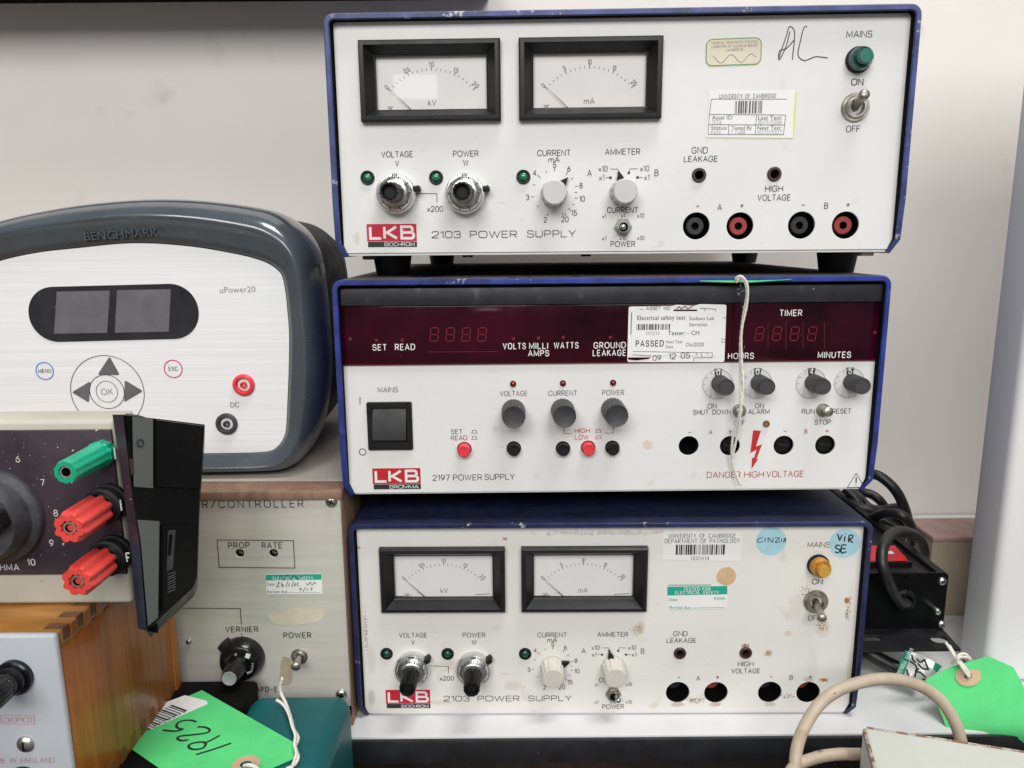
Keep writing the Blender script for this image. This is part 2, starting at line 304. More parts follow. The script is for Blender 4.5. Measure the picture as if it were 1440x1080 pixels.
class MB:
    def __init__(s): s.v = []; s.f = []; s.m = []; s.mats = []; s.lay = 0
    def mi(s, m):
        m = M[m] if isinstance(m, str) else m
        if m not in s.mats: s.mats.append(m)
        return s.mats.index(m)
    def add(s, vs, fs, m, T=None):
        b = len(s.v); s.v += [tuple(T @ Vector(v)) if T else tuple(v) for v in vs]
        k = [s.mi(x) for x in m] if isinstance(m, list) else [s.mi(m)]*len(fs)
        s.f += [tuple(b+i for i in f) for f in fs]; s.m += k; return s
    def box(s, x0, x1, y0, y1, z0, z1, m, bev=.0006, seg=2, T=None):
        bm = bmesh.new(); bmesh.ops.create_cube(bm, size=1)
        for v in bm.verts: v.co = Vector(((x0+x1)/2+v.co.x*(x1-x0), (y0+y1)/2+v.co.y*(y1-y0), (z0+z1)/2+v.co.z*(z1-z0)))
        if bev: bmesh.ops.bevel(bm, geom=bm.edges[:], offset=min(bev, .45*min(abs(x1-x0), abs(y1-y0), abs(z1-z0))), segments=seg, profile=.5, affect='EDGES', clamp_overlap=True)
        bm.verts.index_update(); s.add([v.co[:] for v in bm.verts], [[v.index for v in f.verts] for f in bm.faces], m, T); bm.free(); return s
    def lathe(s, prof, m, T=None, n=32, flute=None, cx=0, cz=0, cap=False):
        """prof: (y, r) pairs about the local y axis; m: material or one per segment; flute (count, depth)"""
        T = T or Matrix.Translation((cx, 0, cz)); vs = []; fs = []; ms = []
        for y, r in prof:
            for k in range(n):
                a = 2*math.pi*k/n; rr = r
                if flute: rr = r*(1-flute[1]*(.5+.5*math.cos(a*flute[0]))**flute[2])
                vs.append((rr*math.cos(a), y, rr*math.sin(a)))
        for i in range(len(prof)-1):
            mm = m[i] if isinstance(m, list) else m
            for k in range(n):
                fs.append((i*n+k, i*n+(k+1) % n, (i+1)*n+(k+1) % n, (i+1)*n+k)); ms.append(mm)
        for i, last in ((0, False), (len(prof)-1, True)):
            if cap and prof[i][1] > 1e-7: fs.append(tuple(i*n+k for k in range(n))); ms.append(m[-1 if last else 0] if isinstance(m, list) else m)
        return s.add(vs, fs, ms, T)
    def rod(s, p0, p1, prof, m, n=16, flute=None):
        """prof: (t, r) along p0 -> p1"""
        p0, p1 = Vector(p0), Vector(p1); d = p1-p0
        T = Matrix.Translation(p0) @ d.to_track_quat('Y', 'Z').to_matrix().to_4x4()
        return s.lathe([(t*d.length, r) for t, r in prof], m, T, n, flute)
    def tube(s, pts, r, m, n=10, sub=8):
        P = catmull(pts, sub) if sub else [Vector(p) for p in pts]; vs = []; fs = []
        t = (P[1]-P[0]).normalized(); u = t.orthogonal().normalized()
        for i, p in enumerate(P):
            t2 = (P[min(i+1, len(P)-1)]-P[max(i-1, 0)]).normalized()
            u = (u-t2*u.dot(t2)).normalized(); w = t2.cross(u); rr = r[min(i*len(r)//len(P), len(r)-1)] if isinstance(r, list) else r
            for k in range(n):
                a = 2*math.pi*k/n; vs.append(p+u*(rr*math.cos(a))+w*(rr*math.sin(a)))
        for i in range(len(P)-1):
            for k in range(n): fs.append((i*n+k, i*n+(k+1) % n, (i+1)*n+(k+1) % n, (i+1)*n+k))
        fs.append(tuple(range(n))); fs.append(tuple((len(P)-1)*n+k for k in range(n)))
        return s.add(vs, fs, m)
    def twine(s, pts, r, m, pitch=.0032):
        """two plies twisted round each other along a path"""
        P = catmull(pts, 14); L = 0; A_, B_ = [], []
        for i, p in enumerate(P):
            t = (P[min(i+1, len(P)-1)]-P[max(i-1, 0)]).normalized(); L += (p-P[i-1]).length if i else 0
            u = t.cross(Vector((.31, .2, .93))).normalized(); w = t.cross(u); a = 2*math.pi*L/pitch; o = (u*math.cos(a)+w*math.sin(a))*r*.55
            A_.append(p+o); B_.append(p-o)
        s.tube(A_, r*.68, m, 7, 0); s.tube(B_, r*.68, m, 7, 0); return s
    def plate(s, pts, holes, y0, y1, m, bev=0, T=None):
        """a sheet in the xz plane between y0 and y1 with real holes"""
        c = bpy.data.curves.new('t', 'CURVE'); c.dimensions = '2D'; c.fill_mode = 'BOTH'; c.extrude = (y1-y0)/2-bev; c.bevel_depth = bev; c.bevel_resolution = 1
        for loop in [pts]+list(holes):
            sp_ = c.splines.new('POLY'); sp_.points.add(len(loop)-1); sp_.use_cyclic_u = True
            for i, p in enumerate(loop): sp_.points[i].co = (p[0], p[1], 0, 1)
        o = bpy.data.objects.new('t', c); SC.collection.objects.link(o)
        dg = bpy.context.evaluated_depsgraph_get(); me = o.evaluated_get(dg).to_mesh(); ym = (y0+y1)/2
        s.add([(v.co.x, ym-v.co.z, v.co.y) for v in me.vertices], [tuple(p.vertices) for p in me.polygons], m, T)
        o.evaluated_get(dg).to_mesh_clear(); bpy.data.objects.remove(o); bpy.data.curves.remove(c); return s
    def flat(s, pts, m, y=0, T=None): return s.add([(p[0], y, p[1]) for p in pts], [tuple(range(len(pts)))], m, T)
    def ribbon(s, pts, w, m, y=0, closed=False, T=None):
        P = []
        for p in pts:
            p = Vector(p[:2])
            if not P or (p-P[-1]).length > 1e-7: P.append(p)
        if closed and (P[0]-P[-1]).length < 1e-7: P.pop()
        elif not closed and len(P) > 3 and (P[0]-P[-1]).length < 1e-7: P.pop(); closed = True
        N = len(P); vs = []; fs = []; s.lay = (s.lay+1) % 5; y = y-s.lay*.00001
        for i in range(N):
            a = P[i-1] if (closed or i > 0) else None; b = P[(i+1) % N] if (closed or i < N-1) else None
            d1 = (P[i]-a).normalized() if a is not None else None; d2 = (b-P[i]).normalized() if b is not None else None
            if d1 is None: d1 = d2
            if d2 is None: d2 = d1
            n1 = Vector((-d1.y, d1.x)); n2 = Vector((-d2.y, d2.x)); mt = n1+n2
            if mt.length < .2: mt = n1; k = 1
            else: mt.normalize(); k = min(1/max(mt.dot(n1), .3), 2.2)
            q = mt*(w/2*k); vs += [(P[i].x+q.x, y, P[i].y+q.y), (P[i].x-q.x, y, P[i].y-q.y)]
        for i in range(N if closed else N-1): j = (i+1) % N; fs.append((2*i, 2*i+1, 2*j+1, 2*j))
        return s.add(vs, fs, m, T)
    def stext(s, t, x, z, h, w, m, al='C', sx=.9, gap=.26, y=-.00015, rot=0, shear=0, T=None, width=None):
        """thin single-stroke lettering, z is the middle of the letters"""
        if width: sx = max(.3, (width/h-gap*(len(t)-1))/sum(G[c][0] for c in t))
        W = sum(G[c][0]*sx+gap for c in t)-gap; ox = {'C': -W/2, 'L': 0, 'R': -W}[al]; ca, sa = math.cos(rot), math.sin(rot)
        for c in t:
            gw, st = G[c]
            for pl in st:
                pts = [((ox+px+shear*pz)*h, (pz-.5)*h) for px, pz in fillet([(q[0]*sx, *q[1:]) for q in pl])]
                s.ribbon([(x+a*ca-b*sa, z+a*sa+b*ca) for a, b in pts], w, m, y, False, T)
            ox += gw*sx+gap
        return s
    def ftext(s, t, x, z, h, m, al='C', weight=0, sx=1, y=-.00015, rot=0, shear=0, T=None, width=None):
        if all(c in G for c in t) and t.upper() == t:
            return s.stext(t, x, z, h, h*(.148 if weight > .008 else .12), m, al, sx if not width else .9, .34 if weight > .008 else .28, y, rot, shear, T, width)
        v, f = font_mesh(t, weight); hv, _ = font_mesh('H', 0); H = max(p[1] for p in hv); k = h/H
        x0, x1 = min(p[0] for p in v), max(p[0] for p in v)
        if width: sx = width/((x1-x0)*k)
        o = {'C': (x0+x1)/2, 'L': x0, 'R': x1}[al]; ca, sa = math.cos(rot), math.sin(rot)
        Q = [((p[0]-o)*k*sx+shear*(p[1])*k, (p[1]-H/2)*k) for p in v]
        return s.add([(x+a*ca-b*sa, y, z+a*sa+b*ca) for a, b in Q], f, m, T)
    def bars(s, x0, x1, z0, z1, m, n=34, y=-.0003, seed=1, T=None, rot=0):
        rd = random.Random(seed); x = x0; u = (x1-x0)/n/1.6
        while x < x1:
            w = u*rd.choice((.6, .6, 1, 1.7, 2.2)); s.flat([(x, z0), (min(x+w, x1), z0), (min(x+w, x1), z1), (x, z1)], m, y, T); x += w+u*rd.choice((.7, .7, 1.2, 1.8))
        return s
    def build(s, name, parent=None, label=None, smooth=True, ang=38, recalc=True):
        me = bpy.data.meshes.new(name); me.from_pydata(s.v, [], s.f)
        for m in s.mats: me.materials.append(m)
        me.polygons.foreach_set('material_index', s.m)
        if recalc:
            bm = bmesh.new(); bm.from_mesh(me); bmesh.ops.recalc_face_normals(bm, faces=bm.faces[:]); bm.to_mesh(me); bm.free()
        if smooth:
            me.polygons.foreach_set('use_smooth', [True]*len(me.polygons)); me.set_sharp_from_angle(angle=R(ang))
        me.update()
        o = bpy.data.objects.new(name, me); SC.collection.objects.link(o); o.parent = parent
        if label: o['label'] = label
        return o

def thing(name, label, cat, loc=(0, 0, 0), rz=0, group=None):
    o = bpy.data.objects.new(name, None); SC.collection.objects.link(o); o.location = loc; o.rotation_euler = (0, 0, rz); o.empty_display_size = .02
    return tag(o, label, cat, group)
def tag(o, label, cat, group=None):
    o['label'] = label; o['category'] = cat
    if group: o['group'] = group
    return o
def struct(o): o['kind'] = 'structure'; return o
def obj(name, fn, parent=None, label=None, **k):
    b = MB(); fn(b); return b.build(name, parent, label, **k)

# ------------------------------------------------------------------ the setting
WT = ZC-.3125          # top of the white worktop
def _worktop(b):
    b.box(-1.3, 1.3, .4325, .818, WT-.017, WT, 'worktop_white', .0012)
wt = struct(obj('worktop', _worktop))
struct(obj('worktop_edge', lambda b: b.box(-1.3, 1.3, .4295, .4322, WT-.0175, WT-.0008, 'edge_black', .001), wt))
struct(obj('desk', lambda b: b.box(-1.5, 1.5, -.4, .818, ZC-.46, ZC-.42, 'desk_brown', .002)))
struct(obj('back_wall', lambda b: b.box(-2.5, 2.5, .82, .92, 0, 2.6, 'wall_paint', 0)))
tag(obj('wall_shelf', lambda b: b.box(-1.6, -.02, .725, .8195, ZC+.238, ZC+.262, 'shelf_black', .001)), 'black shelf board fixed along the wall above the left instruments', 'shelf')
sh = thing('partition', 'white painted upright partition with a grey shaded side edge, right of the stack', 'partition', (.334, .5, WT))
obj('board', lambda b: b.box(0, 1.0, -.014, .021, 0.0003, .57, 'partition_paint', .006, 4), sh)
bl = thing('trunking_box', 'low beige box with a dusty pink top standing against the wall beside the partition', 'trunking', (.345, .60, WT))
obj('body', lambda b: b.box(0, .30, -.016, .022, .0003, .0665, 'board_beige', .001), bl)
obj('lid', lambda b: b.box(-.001, .301, -.018, .026, .0667, .0705, 'pink_ledge', .0008), bl)

# ------------------------------------------------------------------ the three stacked power supplies
def unit_frame(xc, Y, zb, deg):
    a = -R(deg); return Frame(Vector((xc, Y, ZC+zb))+Vector((-math.sin(a), math.cos(a), 0))*.006, a)
FT = unit_frame(.061, .4462, -.0075, 1.6163)
FM = unit_frame(.0596, .4456, -.1547, -.4167)
FB = unit_frame(.0607, .4472, -.3107, .4872)
DEPTH = .30

def cover(b, blue, top_mat, w=.165, h=.1325, t=.0036, ch=True):
    """folded sheet cover: top and two sides, its front lip standing proud of the panel"""
    out = [(-w+.0035, -.002), (-w, .006)] if ch else [(-w, -.001)]
    out += [(-w, .03), *fillet([(-w, .05), (-w, h, .006), (w, h, .006), (w, .05)])[1:-1], (w, .03)]
    out += [(w, .006), (w-.0035, -.002)] if ch else [(w, -.001)]
    n = len(out); rings = []
    def off(d):
        r = []
        for i, p in enumerate(out):
            a = Vector(out[max(i-1, 0)]); c = Vector(out[min(i+1, n-1)]); tn = (c-a).normalized(); nn = Vector((tn.y, -tn.x))
            r.append((p[0]+nn.x*d, p[1]+nn.y*d))
        return r
    o0, o1, o2, o3 = out, off(.0008), off(t-.0006), off(t)
    def yf(p): return -.006+max(0, .010-p[1])*.55
    spec = [(o0, DEPTH, 0), (o0, .0012, 1), (o1, 0, 1), (o2, 0, 1), (o3, .0008, 1), (o3, DEPTH, 1)]
    vs = []; fs = []; ms = []
    for ring, y, k in spec: vs += [(p[0], (yf(p)+y if k and y < .1 else y), p[1]) for p in ring]
    for j in range(len(spec)-1):
        for i in range(n-1):
            fs.append((j*n+i, j*n+i+1, (j+1)*n+i+1, (j+1)*n+i))
            up = abs(out[i+1][1]-out[i][1]) < .002 and out[i][1] > .1
            ms.append((top_mat if up else blue) if j == 0 else (blue+'_edge' if j in (1, 3) else (blue+'_edge' if j == 2 else 'black_matt')))
    for e in (0, n-1): fs.append(tuple(j*n+e for j in range(len(spec)))); ms.append(blue)
    b.add(vs, fs, ms)

def body(root, blue, feet, top_mat, h=.1325):
    obj('cover', lambda b: cover(b, blue, top_mat, h=h), root)
    def ch(b):
        b.box(-.160, .160, .0165, DEPTH-.004, .0005, .127, 'black_matt', .001)
        b.box(-.160, .160, .001, .0165, -.0012, .0004, 'panel_white', .0004)
    obj('chassis', ch, root)
    for x, y in feet:
        obj('foot', lambda b: b.lathe([(0, .0100), (.0006, .0107), (.0145, .0128), (.015, .0128)], 'black_plastic', Matrix.Translation((x, y, -.0155)) @ Matrix.Rotation(R(90), 4, 'X'), 28, cap=True), root)

def meter(root, x0, z0, x1, z1, nums, unit, y=0, yellow=False):
    def ring(i, yy): return [(x0+i[0], yy, z0+i[1]), (x1-i[0], yy, z0+i[1]), (x1-i[0], yy, z1-i[1]), (x0+i[0], yy, z1-i[1])]
    rs = [ring((0, 0), .0005), ring((0, 0), -.0040), ring((.0009, .0009), -.0052), ring((.0030, .0028), -.0054), ring((.0074, .0066), .0012), ring((.0082, .0072), .0016), ring((.0082, .0072), .0048)]
    def fr(b):
        vs = [v for r_ in rs for v in r_]; fs = []
        for j in range(len(rs)-1):
            for k in range(4): fs.append((4*j+k, 4*j+(k+1) % 4, 4*j+4+(k+1) % 4, 4*j+4+k))
        b.add(vs, fs, 'bezel_black')
    m = obj('meter', fr, root, ang=15)
    a0, a1, c0, c1 = x0+.0070, x1-.0070, z0+.0060, z1-.0060
    obj('dial_face', lambda b: b.box(a0, a1, .0046, .0060, c0, c1, 'dial_white', 0), m)
    xi0, xi1, zi1 = x0+.0082, x1-.0082, z1-.0072; u = (xi1-xi0)/514; cx = (xi0+xi1)/2; T = lambda X, Z: (cx+(X-377)*u, zi1-(Z-122)*u)
    def sc(b):
        for i in range(21):
            a = R(-48.8+97.6*i/20); big = i % 5 == 0; r0, r1 = 255, 274 if big else 266
            b.ribbon([T(377+r*math.sin(a), 440-r*math.cos(a)) for r in (r0, r1)], (3.4 if big else 2.4)*u, 'ink_grey', .00445)
        for (X, Z), t in zip(((166, 256), (263, 182), (378, 157), (491, 184), (582, 250)), nums):
            p = T(X, Z); b.stext(t, p[0], p[1], 19*u, 2.6*u, 'ink_grey', y=.00445, rot=-R((X-377)/5.0), gap=.22, sx=.8)
        p = T(377, 326); b.stext(unit, p[0], p[1], 25*u, 2.6*u, 'ink_grey', y=.00445, gap=.25, sx=1)
        b.ribbon([T(*q) for q in ((165, 344), (190, 342), (186, 349), (172, 350), (186, 356), (182, 363), (166, 360))], 2.4*u, 'ink_grey', .00445)
        if yellow:
            for q in (232, 240, 247, 254): b.ribbon([T(q, 340), T(q+3, 340)], 4*u, 'ink_faint', .00445)
            for q in ((120, 357, 205, 354), (540, 350, 620, 346)): b.ribbon([T(q[0], q[1]), T(q[2], q[3])], 3*u, 'ink', .00445)
    obj('scale_markings', sc, m, smooth=False, recalc=False)
    p, q = T(180, 264), T(294, 372)
    obj('needle', lambda b: b.add([(p[0], .0026, p[1]), (q[0]-3*u, .0026, q[1]), (q[0]+3*u, .0026, q[1]), (p[0], .0030, p[1]), (q[0]-3*u, .0030, q[1]), (q[0]+3*u, .0030, q[1])], [(0, 1, 2), (3, 5, 4), (0, 3, 4, 1), (1, 4, 5, 2), (2, 5, 3, 0)], 'ink'), m)
    obj('glass', lambda b: b.flat([(x0+.0078, z0+.0068), (x1-.0078, z0+.0068), (x1-.0078, z1-.0068), (x0+.0078, z1-.0068)], 'glass', .0014), m, smooth=False)
    return m

def led(root, x, z, ro=.0041, ri=.0027, lens='led_green', dome=.002, bez='black_plastic'):
    l = obj('indicator_lamp', lambda b: b.lathe([(.0005, ro), (-.0008, ro), (-.0014, ro*.9), (-.0013, ri*1.05), (.0008, ri*1.02)], bez, cx=x, cz=z, n=28), root)
    obj('lens', lambda b: b.lathe([(.0006, ri), (-.0006, ri*.98), (-dome*.8, ri*.75), (-dome, ri*.35), (-dome-.0001, 0)], lens, cx=x, cz=z, n=20), l); return l

def turn_dial(root, x, z, lever_ang, T0=0):
    d = thing_part('turns_dial', root)
    def ring(b):
        b.lathe([(.0005, .0112), (-.003, .0114), (-.0055, .0114), (-.0066, .0108), (-.0068, .0100)], 'silver_ring', cx=x, cz=z, n=48)
        b.lathe([(-.0068, .0100), (-.0075, .0098), (-.0105, .0078), (-.0108, .0070), (-.0108, 0)], ['silver_ring', 'silver_ring', 'steel', 'steel'], cx=x, cz=z, n=48)
    r_ = obj('dial_ring', ring, d)
    def marks(b):
        for k in range(50):
            a = 2*math.pi*k/50; l0 = .0081 if k % 5 else .0079; l1 = .0090 if k % 5 else .0096
            def P(r, da): yy = -.0106+(r-.0078)/(.0098-.0078)*.003-.00012; return (x+r*math.cos(a+da), yy, z+r*math.sin(a+da))
            w = .00022 if k % 5 else .00036
            b.add([P(l0, -w/l0), P(l1, -w/l1), P(l1, w/l1), P(l0, w/l0)], [(0, 1, 2, 3)], 'ink')
        b.box(x-.0016, x+.0016, -.0071, -.0066, z+.0098, z+.0108, 'ink', 0); b.box(x-.0011, x+.0011, -.0073, -.0070, z+.0100, z+.0106, 'silver_ring', 0)
    obj('graduations', marks, r_, recalc=False, smooth=False)
    obj('knob', lambda b: b.lathe([(-.0107, .0060), (-.0145, .0060), (-.0152, .0055), (-.0255, .0053), (-.0262, .0049), (-.0262, .0040), (-.0230, .0034), (-.0230, 0)], ['black_gloss']*5+['black_plastic']*2, cx=x, cz=z, n=64, flute=(12, .06, 2)), d)
    a = R(lever_ang); T = Matrix.Translation((x+.0123*math.cos(a), -.0035, z+.0123*math.sin(a))) @ Matrix.Rotation(-a, 4, 'Y')
    obj('brake_lever', lambda b: b.box(-.0018, .0022, -.0035, .0033, -.0016, .0016, 'black_plastic', .0006, T=T), d)
    return d

def thing_part(name, root):
    o = bpy.data.objects.new(name, None); SC.collection.objects.link(o); o.parent = root; o.empty_display_size = .005; return o

def selector(root, x, z, ang, colr, L=.0135, r=.0074):
    n = 'knob_grey' if colr == 'grey' else 'knob_beige'
    k = obj('rotary_knob', lambda b: b.lathe([(-.0005, r*1.03), (-.0025, r*1.05), (-.003, r), (-L+.0008, r*.95), (-L+.0002, r*.93)], n, cx=x, cz=z, n=72, flute=(12, .07, 5)), root)
    obj('knob_cap', lambda b: b.lathe([(-L+.0006, r*.93), (-L-.0002, r*.92), (-L-.0006, r*.86), (-L-.0006, 0)], n, cx=x, cz=z, n=40), k)
    a = R(ang); p = lambda q, w: (x+q*math.cos(a)-w*math.sin(a), z+q*math.sin(a)+w*math.cos(a))
    obj('pointer', lambda b: b.plate([p(r*.6, .0016), p(r*.6, -.0016), p(r+.0008, -.0019), p(r+.0048, 0), p(r+.0008, .0019)], [], -.0030, -.0006, 'black_plastic'), k)
    return k

def toggle(root, x, z, tip, L, rn=.0077, big=True, mat_='steel_dull'):
    t = thing_part('toggle_switch', root)
    def nut(b):
        if big: b.lathe([(.0005, rn), (-.001, rn), (-.0016, rn*.95), (-.0016, rn*.80), (-.0024, rn*.78), (-.003, rn*.72), (-.003, rn*.55), (-.001, rn*.50), (.0005, rn*.45)], mat_, cx=x, cz=z, n=40)
        else: b.lathe([(.0005, rn), (-.0018, rn), (-.0022, rn*.93), (-.0022, rn*.72)], mat_, cx=x, cz=z, n=6); b.lathe([(-.002, rn*.72), (-.0042, rn*.70), (-.0042, rn*.50), (-.002, rn*.42), (-.002, 0)], [mat_, mat_, 'black_matt', 'black_matt'], cx=x, cz=z, n=28)
    obj('nut', nut, t)
    r0 = .0021 if big else .0013; r1 = .0029 if big else .0017
    obj('lever', lambda b: b.rod((x, .001, z), (tip[0], -L, tip[1]), [(0, r0*1.25), (.25, r0*1.1), (.5, r0), (.8, r1*.95), (.93, r1), (.975, r1*.8), (1, r1*.35), (1.003, 0)], 'steel' if not big else mat_, 20), t)
    return t

def jack_hole(root, x, z, jm, depth, r=.0080, rj=.0053):
    s = obj('output_socket', lambda b: b.lathe([(.0012, r*1.12), (.0012, r*1.0), (.0162, r*.97), (.0162, 0)], 'black_matt', cx=x, cz=z, n=36), root)
    obj('jack', lambda b: b.lathe([(.016, rj), (depth+.0006, rj), (depth, rj*.9), (depth, rj*.42), (depth+.004, rj*.40), (depth+.004, 0)], [jm, jm, jm, 'black_matt', 'black_matt'], cx=x, cz=z, n=32), s); return s

def small_socket(root, x, z):
    s = obj('test_socket', lambda b: b.lathe([(.0004, .0041), (-.0008, .0041), (-.0014, .0036), (-.0014, .0026), (.002, .0022), (.010, .0022), (.010, 0)], ['socket_brown']*4+['black_matt']*2, cx=x, cz=z, n=30), root); return s

def logo(root, x0, z0, x1, z1, sub, red):
    W, H = x1-x0, z1-z0; zs = z0+H*.25
    l = obj('logo_plate', lambda b: (b.box(x0, x1, -.00022, .0001, zs, z1, red, 0), b.box(x0+.0004, x1, -.00021, .0001, z0, zs-.0003, 'ink', 0)), root, smooth=False)
    def tx(b):
        k = W/1.0; xx = x0+W*.07; h = H*.50; zc = zs+(z1-zs)*.50; w = .052*W
        def st(pts): b.ribbon([(xx+p[0], zc+p[1]) for p in fillet(pts)], w, 'ink_white', -.0003)
        a = h/2; w2 = W*.215
        st([(0, a), (0, -a), (w2, -a)]); xx += W*.285
        st([(0, a), (0, -a)]); st([(w2*1.1, a), (w2*.25, -.0), (w2*1.15, -a)]); st([(0, 0), (w2*.28, 0)]); xx += W*.345
        st([(0, 0), (w2*1.0, 0)]); st([(0, 0), (0, a), (w2*1.0, a, .0018), (w2*1.0, a*.2, .0010), (w2*.9, 0), (w2*1.12, -a*.2, .0010), (w2*1.12, -a, .0018), (0, -a), (0, 0)])
        b.stext(sub, x1-W*.05, z0+(zs-.0003-z0)/2, (zs-z0)*.56, .00030, 'ink_white', 'R', width=W*.60, y=-.0003, gap=.28)
    obj('logo_lettering', tx, l, smooth=False, recalc=False); return l

def lettering(root, items, name='panel_lettering'):
    pcs = []                      # one legend per group of neighbouring prints
    for fn in items:
        b = MB(); fn(b); xs = [v[0] for v in b.v]; zs = [v[2] for v in b.v]
        pcs.append([b, min(xs)-.0018, max(xs)+.0018, min(zs)-.0016, max(zs)+.0016])
    done = []
    while pcs:
        p = pcs.pop(); hit = [q for q in pcs if q[1] < p[2] and p[1] < q[2] and q[3] < p[4] and p[3] < q[4]]
        if not hit: done.append(p[0]); continue
        for q in hit: pcs.remove(q)
        for q in hit:
            o = len(p[0].v); p[0].v += q[0].v; p[0].f += [tuple(o+i for i in f) for f in q[0].f]
            p[0].m += [p[0].mi(q[0].mats[k]) for k in q[0].m]; p[1:] = [min(p[1], q[1]), max(p[2], q[2]), min(p[3], q[3]), max(p[4], q[4])]
        pcs.append(p)
    for b in done: b.build('legend', root, smooth=False, recalc=False)

def unit_2103(fr, label, upper):
    root = thing('power_supply', label, 'power supply', fr.o, fr.a, 'stacked blue lab power supplies')
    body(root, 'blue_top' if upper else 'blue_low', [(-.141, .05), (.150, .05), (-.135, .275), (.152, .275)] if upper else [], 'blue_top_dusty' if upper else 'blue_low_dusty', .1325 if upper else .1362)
    if not upper:
        for x, y in ((-.12, .06), (.12, .06), (-.12, .25), (.12, .25)):
            obj('foot', lambda b: b.box(x-.01, x+.01, y-.01, y+.01, -.0017, .0008, 'black_plastic', .0003), root)
    A = FT.at; pw = 'panel_white' if upper else 'panel_cream'
    sk = [A(979.2, 317.8), A(1040.6, 317.8), A(1127.2, 316.7), A(1189, 316.7)]
    small = [A(982.8, 246.3), A(1088.6, 244.8)]
    mets = [(-.1463, .0747, -.0662, .1185), (-.0558, .0747, .0248, .1185)]
    holes = [circ(x, z, .0080, 40) for x, z in sk]+[circ(x, z, .0035, 24) for x, z in small]+[rrect(m[0]+.003, m[1]+.003, m[2]-.003, m[3]-.003, .0005, 1) for m in mets]
    obj('front_panel', lambda b: b.plate(rrect(-.1605, .0006, .1630, .1305 if upper else .1340, .0015), holes, 0, .0016, pw, .0002), root)
    meter(root, *mets[0], ("0", "0'5", "1'0", "1'5", "2'0"), 'kV', yellow=not upper)
    meter(root, *mets[1], ("0", "5", "10", "15", "20"), 'mA', yellow=not upper)
    for px in ((517, 250), (613.3, 249.7), (736, 248.8)): led(root, *A(*px), lens='led_green' if upper else 'led_dark')
    for px in ((558.4, 271.4), (654.8, 271.4)):
        x, z = A(*px); turn_dial(root, x, z-.0006, 12 if upper else 35)
    x, z = A(779, 270.8); selector(root, x, z-.0006, 48 if upper else 22, 'grey' if upper else 'beige')
    x, z = A(875.8, 269.2); selector(root, x, z-.0006, 103, 'grey' if upper else 'beige')
    x, z = A(875.8, 319.3); toggle(root, x, z, fr.at(876, 319, -.011) if upper else fr.at(871, 988, -.012), .011, .0052, False)
    x, z = A(1202.3, 151)
    toggle(root, x, z, fr.at(1217, 131, -.016) if upper else fr.at(1157, 872, -.016), .016, .0079, True)
    for (x, z), jm in zip(sk, ('jack_black', 'jack_red', 'jack_black', 'jack_red')): jack_hole(root, x, z, jm, .0035 if upper else .0132)
    for x, z in small: small_socket(root, x, z)
    x, z = A(1206.5, 84.5)
    l = obj('mains_lamp', lambda b: b.lathe([(.0004, .0070), (-.0010, .0072), (-.0022, .0066), (-.0024, .0060)], 'black_plastic', cx=x, cz=z, n=36), root, label=None)
    obj('lens', lambda b: b.lathe([(-.0018, .0063), (-.0068, .0059), (-.0075, .0054), (-.0072, .0044), (-.0105, .0040), (-.0109, .0036), (-.0109, 0)], ['lamp_green']*5+['lamp_green_face'] if upper else ['lamp_amber']*5+['lamp_amber_face'], cx=x, cz=z, n=36), l)
    if upper:
        for px, y, m in ((514, .012, 'socket_brown'), (1229, .012, 'brass_dull'), (652, .010, 'black_plastic'), (660, .010, 'black_plastic'), (822, .010, 'black_plastic'), (829, .010, 'black_plastic')):
            x = A(px, 355)[0]; w = .0038 if m != 'black_plastic' else .0014
            obj('rubber_stud', lambda b: b.box(x-w, x+w, y-.004, y+.004, -.0036 if m != 'black_plastic' else -.0026, -.0011, m, .0006), root)
    # printing
    def P(px, py): return A(px, py)
    SX = FT.s(800, 270); SV = FT.sv(800, 270)
    it = []
    def t(s, px, py, h=7.6, wpx=None, m='ink', al='C', st=.95, **k):
        x, z = A(px, py); it.append(lambda b: b.stext(s, x, z, h*SV, st*SX, m, al, width=wpx*SX if wpx else None, **k))
    def ln(*pts, w=.9, m='ink'): it.append(lambda b: b.ribbon([A(*p) for p in pts], w*SX, m, -.00012))
    t('VOLTAGE', 558.5, 217, 7.6, 43.5); t('V', 558.5, 230, 7.6); t('POWER', 655, 216, 7.6, 35); t('W', 655, 229, 7.6, None)
    t('CURRENT', 779, 215, 7.6, 45.5); t('mA', 779, 224.3, 7, 15); t('AMMETER', 875.5, 213.3, 7.6, 48)
    for s, px, py in (('5', 780, 232), ('6', 800, 237.5), ('4', 752, 243), ('3', 742, 277.5), ('2', 767, 309), ('20', 794.5, 308.5), ('15', 807.5, 299.5), ('10', 818.5, 279.5), ('8', 817, 261)):
        t(s, px, py, 7.2)
    for a, b_ in (((780, 236), (780, 241)), ((798.5, 241.5), (796, 246)), ((755.5, 246), (760, 250)), ((747, 277), (751, 276.3)), ((769.5, 304), (771, 299.5)), ((792.5, 304.5), (790.5, 299)), ((796.5, 304), (794, 299)), ((803, 296.5), (799, 292.5)), ((812.5, 279), (808, 278)), ((813, 261.5), (808.5, 262.5)),
                  ((767.5, 240), (769, 243)), ((749.5, 259.5), (753, 260.5)), ((755, 291), (758, 289)), ((806, 250), (803, 252.5)), ((811.5, 270.5), (808, 270.5)), ((808, 288), (805, 287))): ln(a, b_, w=.85)
    for s, px, py in (('x10', 848, 237.3), ('x1', 846, 249.7), ('x10', 906.5, 236.8), ('x1', 909.5, 249.3)): t(s, px, py, 7.2, st=.8)
    t('A', 829, 243.3, 8.5); t('B', 923.3, 243, 8.5)
